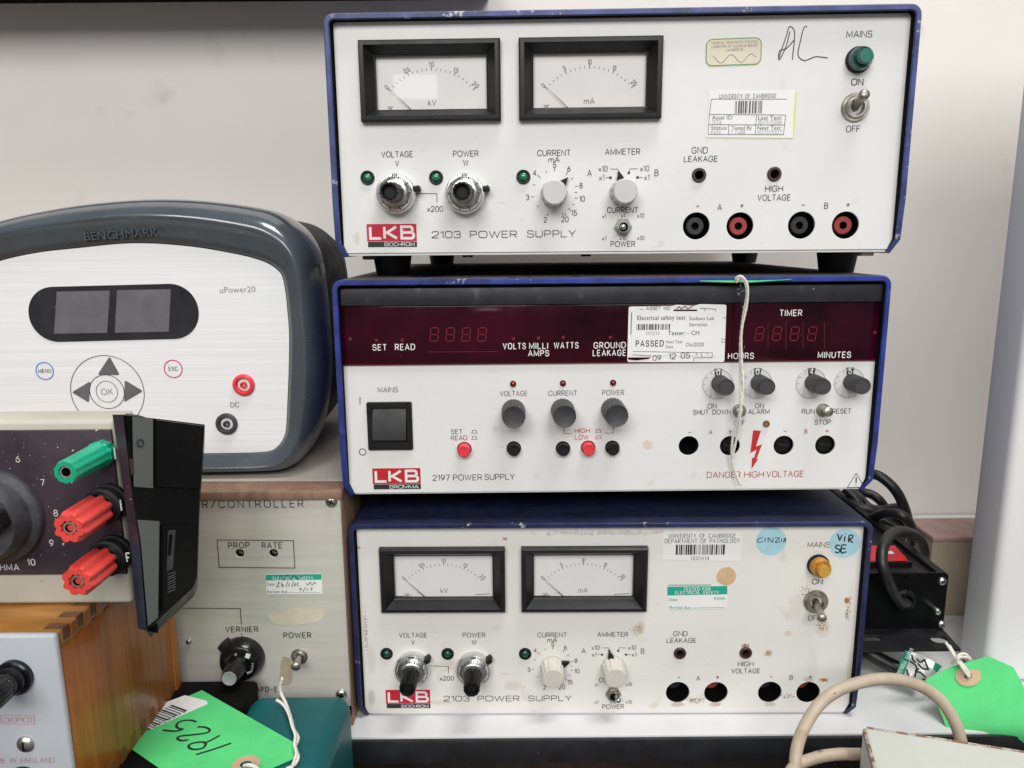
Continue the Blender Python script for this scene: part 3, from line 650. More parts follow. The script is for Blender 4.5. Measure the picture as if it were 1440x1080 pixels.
    ln((858.5, 237.8), (869, 237.8), (870, 242), w=.8); ln((897, 237.5), (886, 237.5), (884.5, 242), w=.8); ln((851.5, 249.8), (858, 249.8), w=.8); ln((904, 249.6), (897, 249.6), w=.8)
    for px, py in ((870, 243), (884.3, 243), (858.5, 249.9), (896.5, 249.6)):
        x, z = A(px, py); it.append(lambda b, x=x, z=z: b.flat(circ(x, z, 1.9*SX, 14), 'ink', -.0002))
    t('CURRENT', 875.5, 295.3, 7.4, 43); t('POWER', 876, 343, 7.4, 34)
    for s, px, py in (('x1', 849.5, 303.8), ('x1', 876, 303.3), ('x10', 901, 303)): t(s, px, py, 5.6, st=.7)
    for s, px, py in (('x1', 849.5, 335), ('x10', 876, 334.7), ('x10', 901, 334.5)): t(s, px, py, 5.6, st=.7)
    ln((585, 272), (614.5, 272.3), (614.5, 285)); t('x200', 612, 293.7, 7.6, 22)
    t('2103', 627.5, 330, 9.2, 40.5, 'ink', 'C', 1.05, gap=.34); t('POWER', 694, 329.5, 9.2, 66.5, 'ink', 'C', 1.05, gap=.34); t('SUPPLY', 775.5, 328.7, 9.2, 68.5, 'ink', 'C', 1.05, gap=.34)
    t('MAINS', 1208.5, 48, 8.2, 33.5); t('ON', 1205.5, 115.3, 8.2, 15.5, st=1.25); t('OFF', 1199.5, 181.3, 8.2, 18)
    t('GND', 984, 211.3, 8, 21.5); t('LEAKAGE', 985.5, 223.4, 7.4, 46); t('HIGH', 1088.5, 265.3, 7.8, 24); t('VOLTAGE', 1088.5, 277.8, 7.8, 45)
    for s, px, py in (('-', 981, 290), ('+', 1043.3, 289.3), ('-', 1129.5, 288.3), ('+', 1192.5, 288)): t(s, px, py, 8, st=1.2)
    t('A', 1012, 291.2, 8); t('B', 1161.7, 289.3, 8)
    if upper:   # handwriting in black marker
        for st in (((1095, 83), (1098, 73), (1106, 50), (1109, 39), (1113, 38), (1117, 44), (1117, 57), (1114, 84)), ((1117, 56), (1106, 68), (1096, 72), (1096, 84), (1105, 66), (1111, 44)), ((1135, 37), (1130, 40), (1125, 60), (1122, 76), (1126, 83), (1133, 85), (1146, 80), (1156, 80.5), (1164, 81.5))):
            it.append(lambda b, st=st: b.ribbon([(p.x, p.y) for p in catmull([Vector((*A(*q), 0)) for q in st], 5)], 1.25*SX, 'marker', -.00016))
    lettering(root, it)
    a, b_ = A(515.5, 315.2), A(586.5, 347)
    logo(root, a[0], b_[1], b_[0], a[1], 'BIOCHROM', 'logo_red')
    return root

def sticker(root, pts, m, name='sticker', y=-.0002, label=None, hole=()):
    return obj(name, lambda b: b.plate(pts, hole, y, y+.00018, m), root, label, smooth=False)

top = unit_2103(FT, 'white-fronted blue power supply on top of the stack, green mains lamp and AL in marker', True)
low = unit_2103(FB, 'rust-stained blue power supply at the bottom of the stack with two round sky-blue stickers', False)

# stickers of the upper supply
def quad(fr, *px): return [fr.at(*p) for p in px]
A = FT.at; SX = FT.s(1060, 100); SV = FT.sv(1060, 100); rr = -R(-1.5)
a = A(992, 93); c = A(1071, 53)
T0 = Matrix.Translation((A(1031.5, 73)[0], 0, A(1031.5, 73)[1])) @ Matrix.Rotation(-R(1.2), 4, 'Y')
def rot_sticker(root, m, w, h, r, T, name='sticker', edge=None, label=None):
    def f(b):
        b.plate(rrect(-w/2, -h/2, w/2, h/2, r), [], -.0002, -.00002, edge or m, T=T)
        if edge: b.plate(rrect(-w/2+.0007, -h/2+.0007, w/2-.0007, h/2-.0007, max(r-.0006, .0001)), [], -.00028, -.0002, m, T=T)
    return obj(name, f, root, label, smooth=False)
w, h = 79*SX, 39*SV
s1 = rot_sticker(top, 'paper_cream', w, h, .0038, T0, edge='paper_yellow', label='pale rounded sticker with a yellow rim and a wave line')
def pr(b):
    for t_, z in (('MEDICAL RESEARCH COUNCIL', .0050), ('LABORATORY OF MOLECULAR BIOLOGY', .0030), ('CAMBRIDGE', .0010)):
        b.ftext(t_, .0005, z, .00125, 'ink_grey', y=-.0003, T=T0, width=.0255 if 'LAB' in t_ else None, sx=1.0)
    b.ribbon([(-.0115+k*.024/40, -.0036+.0021*math.cos(.6+k/40*4.6*math.pi*.93)) for k in range(41)], .0003, 'ink_grey', -.0003, T=T0)
    b.ribbon(rrect(-w/2+.0005, -h/2+.0005, w/2-.0005, h/2-.0005, .0034), .0004, 'ink_green', -.0003, True, T=T0)
obj('sticker_print', pr, s1, smooth=False, recalc=False)
obj('sticker', lambda b: b.plate(quad(FT, (1006, 128.2), (1120.5, 128.5), (1116.5, 194.8), (1001, 194.2)), [], -.0001, 0, 'paper_yellow'), top, 'yellow sticker edge under the white test label', smooth=False)
s2 = sticker(top, quad(FT, (997.5, 128), (1118, 128.6), (1114.5, 194.2), (992.5, 193.2)), 'paper', y=-.0003, label='white asset test label with a barcode and a table')
def pr(b):
    def t(s, px, py, h, al='L', m='ink_grey', wpx=None): x, z = A(px, py); b.ftext(s, x, z, h*SV, m, al, y=-.0004, width=wpx*SX if wpx else None)
    def ln(*p, w=.8): b.ribbon([A(*q) for q in p], w*SX, 'ink_grey', -.0004)
    t('UNIVERSITY OF CAMBRIDGE', 1051.5, 135.2, 5.6, 'C', 'ink_grey', 80)
    a, c = A(1033, 160), A(1072, 141.5); b.bars(a[0], c[0], a[1], c[1], 'ink_grey', 22, -.0004, 3)
    for p in (((1000, 139.5), (1106, 139.5)), ((997.5, 161), (1104, 161.8)), ((996.5, 175.3), (1103.5, 176)), ((995.5, 189), (1101.5, 189.5)), ((1000, 139.5), (997.5, 161), (995.5, 189)), ((1063.5, 161.4), (1062, 189.2)), ((1025, 175.6), (1024, 189)), ((1104.5, 161.8), (1101.5, 189.5))): ln(*p)
    t('Asset ID:', 1001, 165.5, 5.6, wpx=30); t('Last Test:', 1066, 165.8, 5.6, wpx=34); t('7574', 1001, 172.3, 5.6, m='ink_faint', wpx=13); t('10/11/2006', 1066, 172.3, 5.6, m='ink_faint', wpx=33)
    t('Status:', 1000, 179.8, 5.6, wpx=23); t('Tested By', 1028.5, 180, 5.6, wpx=29); t('Next Test:', 1065, 180, 5.6, wpx=34); t('PASS', 1000, 186.4, 5.4, m='ink_faint', wpx=13); t('T FARR', 1028, 186.6, 5.4, m='ink_faint', wpx=20); t('10/11/2007', 1065, 186.6, 5.4, m='ink_faint', wpx=34)
obj('sticker_print', pr, s2, smooth=False, recalc=False)

# stickers of the lower supply
B = FB.at; SX2 = FB.s(1000, 800); SV2 = FB.sv(1000, 800)
s3 = sticker(low, quad(FB, (932.3, 748.8), (1043.3, 749.3), (1042.3, 788.8), (931, 786.8)), 'paper', label='white barcode label of a pathology department')
def pr(b):
    def t(s, px, py, h, wpx): x, z = B(px, py); b.ftext(s, x, z, h*SV2, 'ink_grey', 'C', y=-.0003, width=wpx*SX2)
    t('UNIVERSITY OF CAMBRIDGE', 987.5, 753.3, 5.6, 93); t('DEPARTMENT OF PATHOLOGY', 987.5, 760.4, 5.6, 104); t('000414', 984.5, 784.7, 4.6, 25)
    a, c = B(950, 780), B(1021, 765.5); b.bars(a[0], c[0], a[1], c[1], 'ink', 34, -.0003, 5)
obj('sticker_print', pr, s3, smooth=False, recalc=False)
def marker(b, fr, strokes, wpx, m='marker', y=-.0003):
    s_ = fr.s(*strokes[0][0])
    for st in strokes: b.ribbon([(p.x, p.y) for p in catmull([Vector((*fr.at(*q), 0)) for q in st], 5)] if len(st) > 2 else [fr.at(*q) for q in st], wpx*s_, m, y)
x, z = B(1084.4, 760.7)
s4 = sticker(low, circ(x, z, 21*SX2, 40), 'sky_sticker', label='round sky-blue sticker reading CINZIA')
obj('sticker_print', lambda b: marker(b, FB, [((1072, 756), (1067, 757), (1065, 760.5), (1068, 762.5), (1073, 761)), ((1076, 756), (1075.5, 762)), ((1080, 762.5), (1080.5, 756), (1086, 762), (1087, 755.5)), ((1089.5, 756.5), (1096, 756.3), (1090, 762.3), (1097, 761.5)), ((1099, 757), (1098.5, 761.5)), ((1101, 762.3), (1104, 756.3), (1104.5, 763)), ((1102, 760), (1105, 759.3))], 1.1), s4, smooth=False, recalc=False)
x, z = B(1187.7, 764)
s5 = sticker(low, circ(x, z, 21.5*SX2, 40), 'sky_sticker', label='round sky-blue sticker reading VIR SE beside the mains legend')
obj('sticker_print', lambda b: marker(b, FB, [((1177.5, 750.5), (1180.5, 760)), ((1180.5, 760), (1184, 752)), ((1188, 754), (1187, 761)), ((1188.5, 750.2), (1189, 751.2)), ((1193, 762.5), (1194, 753), (1199, 753), (1197.5, 757), (1194, 758), (1199, 763)), ((1181, 767), (1176.5, 766.5), (1175, 770), (1181, 773.5), (1178, 777), (1174, 775.5)), ((1190, 766), (1183.5, 767), (1183, 777), (1190, 775.5)), ((1183.5, 771.5), (1189, 771))], 2.0), s5, smooth=False, recalc=False)
x, z = B(1021.4, 810); rd = random.Random(4)
sticker(low, [(x+14.3*SX2*math.cos(2*math.pi*k/14)*rd.uniform(.93, 1.03), z+13.2*SV2*math.sin(2*math.pi*k/14)*rd.uniform(.93, 1.05)) for k in range(14)], 'tan_sticker', label='tan glue patch left by a peeled round sticker')
s6 = sticker(low, quad(FB, (938, 825), (1022.8, 823.8), (1022.3, 855.3), (940.5, 856.5)), 'paper', label='white and green electrical safety label')
def pr(b):
    b.flat(quad(FB, (938.3, 824.8), (1022.7, 823.7), (1022.6, 835.5), (938.5, 837.2)), 'green_print', -.00025)
    def t(s, px, py, h, wpx, m='ink_green', al='C', wt=.0): x, z = B(px, py); b.ftext(s, x, z, h*SV2, m, al, wt, y=-.0004, width=wpx*SX2)
    t('TESTED FOR', 980, 828, 4.2, 37, 'ink_white', wt=.02); t('ELECTRICAL SAFETY', 980, 833, 4.2, 61, 'ink_white', wt=.02)
    t('Date', 947, 842.6, 4.2, 11.5); t('Initials', 1012, 840.6, 4.2, 16); t('Re-test due', 956.5, 853.6, 4.2, 29)
    b.ribbon([B(972, 854.7), B(1019, 853.8)], .6*SX2, 'ink_green', -.0003); b.ribbon([B(939, 822.8), B(1000, 822.5)], 1.2*SX2, 'ink_green', -.00015)
obj('sticker_print', pr, s6, smooth=False, recalc=False)

# ---- the middle supply with the dark red display strip
mid = thing('power_supply', 'blue power supply in the middle of the stack with a dark red display strip', 'power supply', FM.o, FM.a, 'stacked blue lab power supplies')
body(mid, 'blue_mid', [(-.117, .055), (.131, .055), (-.117, .235), (.131, .235)], 'blue_mid_dusty')
A2 = FM.at; MX = FM.s(860, 580); MV = FM.sv(860, 580)
zd1, zd0 = A2(470, 431.5)[1], A2(482, 514.5)[1]
sk = [A2(968.5, 627), A2(1026.5, 627), A2(1102, 626.5), A2(1160.5, 626)]
btn = [(722.5, 631.5, 'black_plastic', 1), (791.7, 631.5, 'black_plastic', 1), (861, 630.5, 'black_plastic', 1), (653, 632.5, 'button_red', 3), (827, 630.5, 'button_red', 3)]
holes = [circ(x, z, .0064, 36) for x, z in sk]+[circ(*A2(b_[0], b_[1]-1), .0047, 28) for b_ in btn]+[rrect(*A2(525, 625), *A2(572, 572), .0004, 1)]
obj('front_panel', lambda b: b.plate(rrect(-.1615, .0002, .1632, zd0, .0006), holes, 0, .0016, 'panel_mid', .0002), mid)
obj('top_strip', lambda b: b.box(-.1610, .1625, -.0022, .004, zd1+.0004, .1272, 'strip_black', .0006), mid)
obj('recess', lambda b: b.box(-.161, .1625, .0045, .008, .1274, .1290, 'black_matt', 0), mid)
dw = obj('display_window', lambda b: b.box(-.1615, .1632, -.0012, .003, zd0+.0003, zd1, 'display_red', .0003), mid)
def seg(b):
    for x0, x1, n in ((602, 687, 4), (1058, 1150, 4)):
        for k in range(n):
            px = x0+9+k*(x1-x0-18)/3; py = 470 if x0 < 900 else 469
            x, z = A2(px, py); hw, hh = 5.4*MX, 9.0*MV; sh = .1
            def q(u, v): return (x+u*hw+v*hh*sh, z+v*hh)
            for u, v, e, f_ in ((-.8, 1, .8, 1), (-.8, 0, .8, 0), (-.8, -1, .8, -1), (-1, .1, -1, .9), (1, .1, 1, .9), (-1, -.1, -1, -.9), (1, -.1, 1, -.9)):
                b.ribbon([q(u, v), q(e, f_)], 1.5*MX, 'segment', -.00126)
        if x0 > 900:
            for px in (1079, 1104, 1128, 1158): b.ribbon([A2(px, 452), A2(px, 490)], 1.1*MX, 'display_seam', -.0013)
        else: b.ribbon([A2(602, 494.5), A2(700, 494)], .8*MX, 'segment', -.0013)
    for px, py in ((530, 478), (566, 478), (722, 476), (757, 475), (792, 474), (858, 474), (1229, 467), (493, 476)): b.flat(circ(*A2(px, py), 2.4*MX, 12), 'segment', -.00127)
    b.ribbon([A2(482, 512.8), A2(1236, 505.8)], 1.6*MX, 'display_seam', -.00131)
obj('display_digits', seg, dw, smooth=False, recalc=False)
it = []
def wt(s, px, py, w=None, h=7.6, al='C'): x, z = A2(px, py); it.append(lambda b: b.ftext(s, x, z, h*MV, 'ink_white', al, .012, y=-.0014, width=w*MX if w else None))
for s, px, py, w in (('SET', 534.3, 488, 18.5), ('READ', 570, 487.5, 26.5), ('VOLTS', 723.3, 486.2, 30.5), ('MILLI', 757.2, 485.8, 25), ('AMPS', 757.3, 496.2, 28), ('WATTS', 796, 485.2, 33), ('GROUND', 857, 485, 43.5), ('LEAKAGE', 856.5, 495.7, 45), ('TIMER', 1111, 439.7, 30), ('HOURS', 1041, 500, 35), ('MINUTES', 1172, 498.5, 45)): wt(s, px, py, w)
lettering(mid, it)
it = []
def t(s, px, py, h=7, w=None, m='ink_grey', st=.85, al='C', **k): x, z = A2(px, py); it.append(lambda b: b.stext(s, x, z, h*MV, st*MX, m, al, width=w*MX if w else None, **k))
def ln(*pts, w=.8, m='ink_grey'): it.append(lambda b: b.ribbon([A2(*p) for p in pts], w*MX, m, -.00012))
t('MAINS', 545.5, 548, 6.8, 27.5); ln((506.3, 558), (506.3, 568.5), w=1.1, m='ink')
x, z = A2(510, 635.5); it.append(lambda b, x=x, z=z: b.ribbon(circ(x, z, 4.6*MX, 24), 1.1*MX, 'ink', -.00012, True))
t('VOLTAGE', 722.5, 553.2, 6.6, 37.5); t('CURRENT', 791.5, 552.7, 6.6, 39.5); t('POWER', 862.3, 552, 6.6, 30)
t('SET', 642.3, 606.8, 6, 15.5); t('READ', 645.6, 615.6, 6, 22.5)
t('HIGH', 819, 605.6, 6, 20.5, 'ink_red'); t('LOW', 818, 614.8, 6, 18.5, 'ink_red')
for px, py, m in ((667, 607, 'ink_grey'), (667, 615.7, 'ink_grey'), (841.5, 605.8, 'ink_red'), (841.5, 614.8, 'ink_red')): ln((px-4.8, py+2), (px-2.8, py+2), (px-2.8, py-2), (px+2.8, py-2), (px+2.8, py+2), (px+4.8, py+2), w=.75, m=m); ln((px-2.8, py+2), (px+2.8, py+2), w=.6, m=m)
ln((793, 602), (793, 609.5), (804.5, 609.5), m='ink_red'); ln((862.5, 600), (862.5, 609), (850, 609), m='ink_red')
for s, px, py, h, w in (('ON', 1001.5, 571, 6.4, 12), ('SHUT DOWN', 1001, 579.4, 6.4, 52), ('ON', 1068, 570.5, 6.4, 12), ('ALARM', 1067, 578.7, 6.4, 29.5), ('OFF', 1039.5, 594.6, 6.4, 14.5), ('RUN', 1136.5, 578.5, 6.4, 17.5), ('RESET', 1183.7, 578, 6.4, 26), ('STOP', 1157, 593.6, 6.4, 22)): t(s, px, py, h, w, 'ink')
t('A', 999.3, 607.5, 6); t('B', 1133.2, 606.5, 6, None, 'ink_red'); t('-', 970, 608, 8, m='ink'); t('+', 1027, 607, 8); t('-', 1104, 606.5, 8, m='ink'); t('+', 1163, 606, 8, None, 'ink_red', 1)
t('DANGER', 1017.8, 667.6, 8.2, 47.5, 'ink_red', 1.0); t('HIGH', 1060.3, 667, 8.2, 27.5, 'ink_red', 1.0); t('VOLTAGE', 1104, 666.4, 8.2, 52.5, 'ink_red', 1.0)
bolt = [(1059, 605), (1070, 605.5), (1063, 628), (1071.5, 624.5), (1063.5, 646), (1066.5, 645), (1056.5, 659.5), (1057.5, 643), (1060, 644.5), (1064, 632), (1055, 637)]
it.append(lambda b: b.flat([A2(*p) for p in bolt][::-1], 'logo_red_mid', -.00015))
ln((1191.5, 685.5), (1204, 665.5), (1215.5, 685), (1191.5, 685.5), w=.9, m='ink'); ln((1204, 671), (1203.7, 679), w=1.7, m='ink'); it.append(lambda b: b.flat(circ(*A2(1203.5, 682), .9*MX, 10), 'ink', -.0002))
t('2197', 620.5, 671.7, 7.8, 23.5, 'ink', .95); t('POWER', 657.5, 671.2, 7.8, 40.5, 'ink', .95); t('SUPPLY', 702.5, 670.5, 7.8, 42, 'ink', .95)
lettering(mid, it)
a, b_ = A2(523.5, 658.7), A2(592, 687.3); logo(mid, a[0], b_[1], b_[0], a[1], 'BROMMA', 'logo_red_mid')
# rocker
x0, z0 = A2(519.3, 631.5); x1, z1 = A2(578.3, 565.3)
rk = obj('rocker_switch', lambda b: b.plate(rrect(x0, z0, x1, z1, .0006), [rrect(x0+.0026, z0+.0048, x1-.0030, z1-.0030, .0003, 1)], -.0018, .0002, 'black_plastic', .0003), mid)
def rocker(b):
    xa, xb, za, zb = x0+.0030, x1-.0034, z0+.0054, z1-.0034; zm = (za+zb)/2
    prof = [(.004, za), (-.0030, za), (-.0046, za+.0014), (-.0030, zm), (.0004, zb), (.004, zb)]
    b.add([(xa, y, z) for y, z in prof]+[(xb, y, z) for y, z in prof], [tuple(range(6)), tuple(range(6, 12))]+[(i, (i+1) % 6, 6+(i+1) % 6, 6+i) for i in range(6)], 'bezel_black')
obj('rocker', rocker, rk, ang=20)
for px in ((721.5, 539.5), (791.5, 538.7), (862, 538)): led(mid, *A2(*px), ro=.0019, ri=.0015, lens='led_red', dome=.0016, bez='socket_brown')
led(mid, *A2(1077.3, 595.7), ro=.0020, ri=.0017, lens='led_amber', dome=.0008, bez='socket_brown')
def knob_charcoal(x, z, r, L, name='rotary_knob'):
    k = obj(name, lambda b: b.lathe([(-.0004, r), (-L*.5, r*.985), (-L+.0008, r*.95), (-L+.0002, r*.93)], 'knob_charcoal', cx=x, cz=z, n=80, flute=(20, .05, 2)), mid)
    obj('knob_cap', lambda b: b.lathe([(-L+.0006, r*.915), (-L-.0002, r*.90), (-L+.0001, r*.84), (-L+.0001, 0)], 'knob_charcoal', cx=x, cz=z, n=40), k); return k
for px in ((722, 577.3), (791, 576.3), (861.5, 575.3)): x, z = A2(*px); knob_charcoal(x, z, .0073, .0185)
for px, py, m, L in btn:
    x, z = A2(px, py-1.0); L = .0045 if L == 1 else .0055
    bt = obj('push_button', lambda b: b.lathe([(.001, .0052), (.001, .0047), (.0125, .0047), (.0125, 0)], 'black_matt', cx=x, cz=z, n=28), mid)
    obj('button_cap', lambda b: b.lathe([(.0125, .0040), (-L+.0005, .0039), (-L, .0034), (-L+.0002, 0)], m, cx=x, cz=z, n=28), bt)
for px, d in (((1009, 540), '0'), ((1064.3, 539.3), '0'), ((1140.3, 539), '4'), ((1194.3, 538.3), '5')):
    x, z = A2(*px); k = knob_charcoal(x+.0012, z+.0006, .0053, .0150, 'timer_knob')
    obj('dial_disc', lambda b: b.lathe([(-.0006, .0092), (-.0016, .0092), (-.0018, .0089), (-.0018, .005)], 'clear', cx=x, cz=z, n=48), k)
    def win(b):
        xw, zw = A2(px[0]+.8, px[1]-16.5); b.flat([(xw-5.6*MX, zw+5*MV), (xw+5.6*MX, zw+5*MV), (xw+4*MX, zw-5.5*MV), (xw-4*MX, zw-5.5*MV)], 'ink', -.0003)
        b.stext(d, xw, zw+.3*MV, 7.2*MV, 1.2*MX, 'ink_white', y=-.00045)
        for q in range(9):
            a = R(-30-q*30); b.ribbon([(x+r*math.cos(a), z+r*math.sin(a)) for r in (.0072, .0086)], .0003, 'ink_faint', -.0004)
        b.ribbon(circ(x, z, .0091, 48), .0003, 'ink_faint', -.0004, True)
    obj('digit_window', win, k, smooth=False, recalc=False)
x, z = A2(1039.3, 577.3); toggle(mid, x, z, A2(1040, 579, -.010), .010, .0042, True)
x, z = A2(1157, 576.5); toggle(mid, x, z, A2(1166, 579.5, -.010), .010, .0042, True)
for i, (x, z) in enumerate(sk):
    s = obj('output_socket', lambda b: b.lathe([(.0012, .0068), (.0012, .0064), (.0155, .0060), (.0155, 0)], 'black_matt', cx=x, cz=z, n=32), mid)
    if i:
        def plug(b):
            b.lathe([(.015, .0056), (.0016, .0056), (.0008, .0050), (.0018, .0046), (.0018, 0)], 'black_gloss', cx=x, cz=z, n=30)
            b.box(x-.0040, x+.0042, .0004, .0022, z-.0009, z+.0009, 'black_plastic', .0003, T=Matrix.Translation((x, 0, z)) @ Matrix.Rotation(R(4), 4, 'Y') @ Matrix.Translation((-x, 0, -z)))
        obj('plug', plug, s)
# the layered test sticker on the display
AS = lambda px, py: A2(px, py, -.0012)
st = obj('sticker', lambda b: b.plate(fillet([(*AS(882, 509), .0012), (*AS(1018.5, 509), .0012), (*AS(1021.5, 428.5), .0012), (*AS(985, 427.5), 0), (*AS(975, 430), 0), (*AS(952, 428.5), 0), (*AS(945, 430), 0), (*AS(884, 431), .0012)], True), [], -.00142, -.00125, 'paper'), mid, 'layered white electrical safety sticker on the red display', smooth=False)
obj('sticker', lambda b: b.plate(fillet([(*AS(888, 499.5), .0008), (*AS(1008, 500.5), .0008), (*AS(1010, 437), .0008), (*AS(889, 435.5), .0008)], True), [], -.00165, -.00143, 'paper'), st, 'upper white layer of the safety sticker', smooth=False)
def pr(b):
    def t(s, px, py, h, w, m='ink', wt=0, al='L'): x, z = AS(px, py); b.ftext(s, x, z, h*MV, m, al, wt, y=-.00175, width=w*MX)
    def ln(*p, w=.7, m='ink_grey'): b.ribbon([AS(*q) for q in p], w*MX, m, -.0017)
    t('Electrical safety test', 896, 446.8, 5.8, 66, 'ink'); t('Sodexo Lab', 969, 447.6, 4.8, 34, 'ink_grey'); t('Services', 969, 456.2, 4.8, 24.5, 'ink_grey'); t('Tester: - CH', 939, 468.2, 5.6, 43, 'ink')
    t('00213', 909, 468.5, 4.2, 17.5, 'ink_faint'); t('PASSED', 894.3, 483, 7.6, 37.5, 'ink', .025); t('Next Test', 936, 480.5, 3.9, 23, 'ink_grey'); t('Date', 936, 487.3, 3.9, 10.5, 'ink_grey'); t('Oct2020', 964, 484.4, 5.2, 25, 'ink_grey')
    a, c = AS(895, 464), AS(942, 455.3); b.bars(a[0], c[0], a[1], c[1], 'ink', 30, -.0017, 8)
    t('ASSET NO:', 909, 433.4, 4.6, 33, 'ink_grey'); ln((947, 436.3), (980, 436.3), w=2.2, m='display_red'); ln((951, 434), (955, 431), (958, 434), (963, 430.5), (967, 434), (974, 430.5), w=1.1, m='ink'); ln((984, 433.5), (1006, 434.5), (1006, 437.5)); ln((991, 434), (991, 437.5)); ln((899, 435.3), (905, 435.5))
    ln((890, 494), (1002, 496)); ln((890, 498.3), (915, 500.5)); ln((986.5, 496), (986.5, 502.5), (1001, 502.8), (1001.5, 496)); ln((975.5, 508), (975.5, 503), (986, 503)); ln((888, 439), (887, 470), w=1)
    t('09', 918, 503, 6.5, 11, 'ink'); t('12', 940.5, 500.8, 7, 9.5, 'ink'); t('05', 957.5, 499.7, 7, 12, 'ink'); b.flat([AS(882.8, 502.5), AS(915, 502.3), AS(912, 504.5), AS(895, 506.5), AS(883.5, 505.5)], 'display_red', -.0018)
    ln((1016, 447), (1021, 446.5)); ln((1014, 476.5), (1020, 477)); ln((1013.5, 480.5), (1019.5, 481)); t('X', 978, 497.5, 3.4, 3, 'ink_grey'); t('Y', 993, 497.5, 3.4, 3, 'ink_grey')
obj('sticker_print', pr, st, smooth=False, recalc=False)

# ------------------------------------------------------------------ green tag tucked over the middle supply, with its string
W3 = lambda fr, px, py, y: fr.M @ fr.at3(px, py, y)
tg = thing('paper_tag', 'green paper tag seen edge-on under the middle lid lip, white string hanging down', 'tag', W3(FM, 1045, 396, -.004), 0)
def inv(root): bpy.context.view_layer.update(); return root.matrix_world.inverted()
def wbuild(name, root, fn, **k):
    """build in world coordinates, then hang under root"""
    b = MB(); fn(b); I = Matrix.Rotation(-root.rotation_euler[2], 4, 'Z') @ Matrix.Translation(-root.location)
    b.v = [tuple(I @ Vector(v)) for v in b.v]; return b.build(name, root, **k)
def card(b, pts, th, m, nrm):
    n = Vector(nrm).normalized()*th; N = len(pts); P = [Vector(p) for p in pts]
    b.add([p for p in P]+[p+n for p in P], [tuple(range(N)), tuple(range(2*N-1, N-1, -1))]+[(i, (i+1) % N, N+(i+1) % N, N+i) for i in range(N)], m)
wbuild('card', tg, lambda b: card(b, [W3(FM, 984, 396, -.0068), W3(FM, 1030, 397.5, -.0085), W3(FM, 1060, 397, -.0085), W3(FM, 1113, 393.5, -.0068), W3(FM, 1113, 392, -.0005), W3(FM, 984, 393, -.0005)], .0004, 'tag_green', (0, -.3, 1)), smooth=False)
def strg(b):
    k = [(1040, 392, -.0075), (1036, 396, -.010), (1041, 390.5, -.0115), (1048, 398, -.012), (1050, 415, -.0105), (1045, 445, -.009), (1041, 480, -.008), (1041, 520, -.008), (1042, 560, -.012), (1038, 590, -.009), (1031, 612, -.005), (1029, 640, -.004), (1033, 660, -.004), (1041, 681, -.005)]
    b.twine([W3(FM, *p) for p in k], .00078, 'string')
    k = [(1036, 396, -.0085), (1035, 391, -.0105), (1043, 389, -.0125), (1051, 402, -.0125), (1050, 430, -.011), (1043, 465, -.010), (1043, 505, -.0095), (1045, 545, -.012), (1041, 585, -.0105), (1036, 615, -.007), (1030, 642, -.0055)]
    b.twine([W3(FM, *p) for p in k], .00072, 'string')
    rd = random.Random(3)
    for i in range(26):
        py = rd.uniform(395, 640); px = 1043+4*math.sin(py/35)+(-9 if py > 600 else 0)+rd.uniform(-3, 3); p = W3(FM, px, py, -.0105)
        b.tube([p, p+Vector((rd.uniform(-.002, .002), rd.uniform(-.001, 0), rd.uniform(-.002, .002)))], .00007, 'string', 4, 0)
wbuild('string', tg, strg)

# ------------------------------------------------------------------ rounded grey supply with the brushed face
FG = Frame((-.23, .470, ZC-.1507), 0)
gp = thing('rounded_power_supply', 'rounded slate-grey power supply with a white brushed face and two blank screens', 'power supply', FG.o)
OUT = [(165, 279.5), (213, 278), (260, 279.5), (298, 283), (340, 289), (372, 296.5), (396, 310), (416, 330), (430, 359), (438, 405), (443, 453), (447, 517), (446, 555), (441, 592), (433, 622), (420, 648), (405, 662), (383, 667.5), (330, 669.5), (281, 670.5), (200, 672), (100, 673), (0, 674), (-60, 668), (-95, 640), (-113, 585), (-119, 520), (-115, 460), (-105, 372), (-85, 342), (-50, 319), (0, 304), (52, 293), (106, 285)]
INN = [(165, 344), (205, 343.3), (245, 345.8), (285, 350.5), (332, 359), (358, 365.5), (375, 372), (387, 380), (394.5, 390), (399, 412), (401.5, 436), (404, 470), (403.5, 520), (402, 560), (400, 602), (396, 618), (388, 629), (374, 636), (330, 638), (281, 638.7), (200, 640), (100, 641), (0, 642), (-40, 640), (-62, 630), (-74, 605), (-78, 540), (-78, 465), (-72, 415), (-64, 397), (-40, 383), (0, 367), (52, 356), (106, 350)]
GO = catmull([Vector((*FG.at(*p), 0)) for p in OUT], 6, True); GI = catmull([Vector((*FG.at(*p), 0)) for p in INN], 6, True)
def ringpts(t, y): return [(a.x+(b_.x-a.x)*t, y, a.y+(b_.y-a.y)*t) for a, b_ in zip(GO, GI)]
def loft(b, rings, mats, cap=True):
    n = len(rings[0]); vs = [v for r_ in rings for v in r_]; fs = []; ms = []
    for j in range(len(rings)-1):
        for i in range(n): fs.append((j*n+i, j*n+(i+1) % n, (j+1)*n+(i+1) % n, (j+1)*n+i)); ms.append(mats[j])
    b.add(vs, fs, ms)
bz = [(.03, .042), (0, .030), (.0, .016), (.05, .008), (.13, .0025), (.24, -.0012), (.34, -.0034), (.40, -.0039), (.46, -.0034), (.60, -.0016), (.80, .0006), (.955, .0022), (.965, .0032), (1.0, .0034)]
obj('bezel', lambda b: loft(b, [ringpts(t, y) for t, y in bz], ['shell_grey']*12+['shell_groove']), gp, ang=60)
obj('face_panel', lambda b: b.add([(p[0], .0028, p[2]) for p in ringpts(.985, 0)], [tuple(range(len(GO)))], 'face_brushed'), gp, smooth=False)
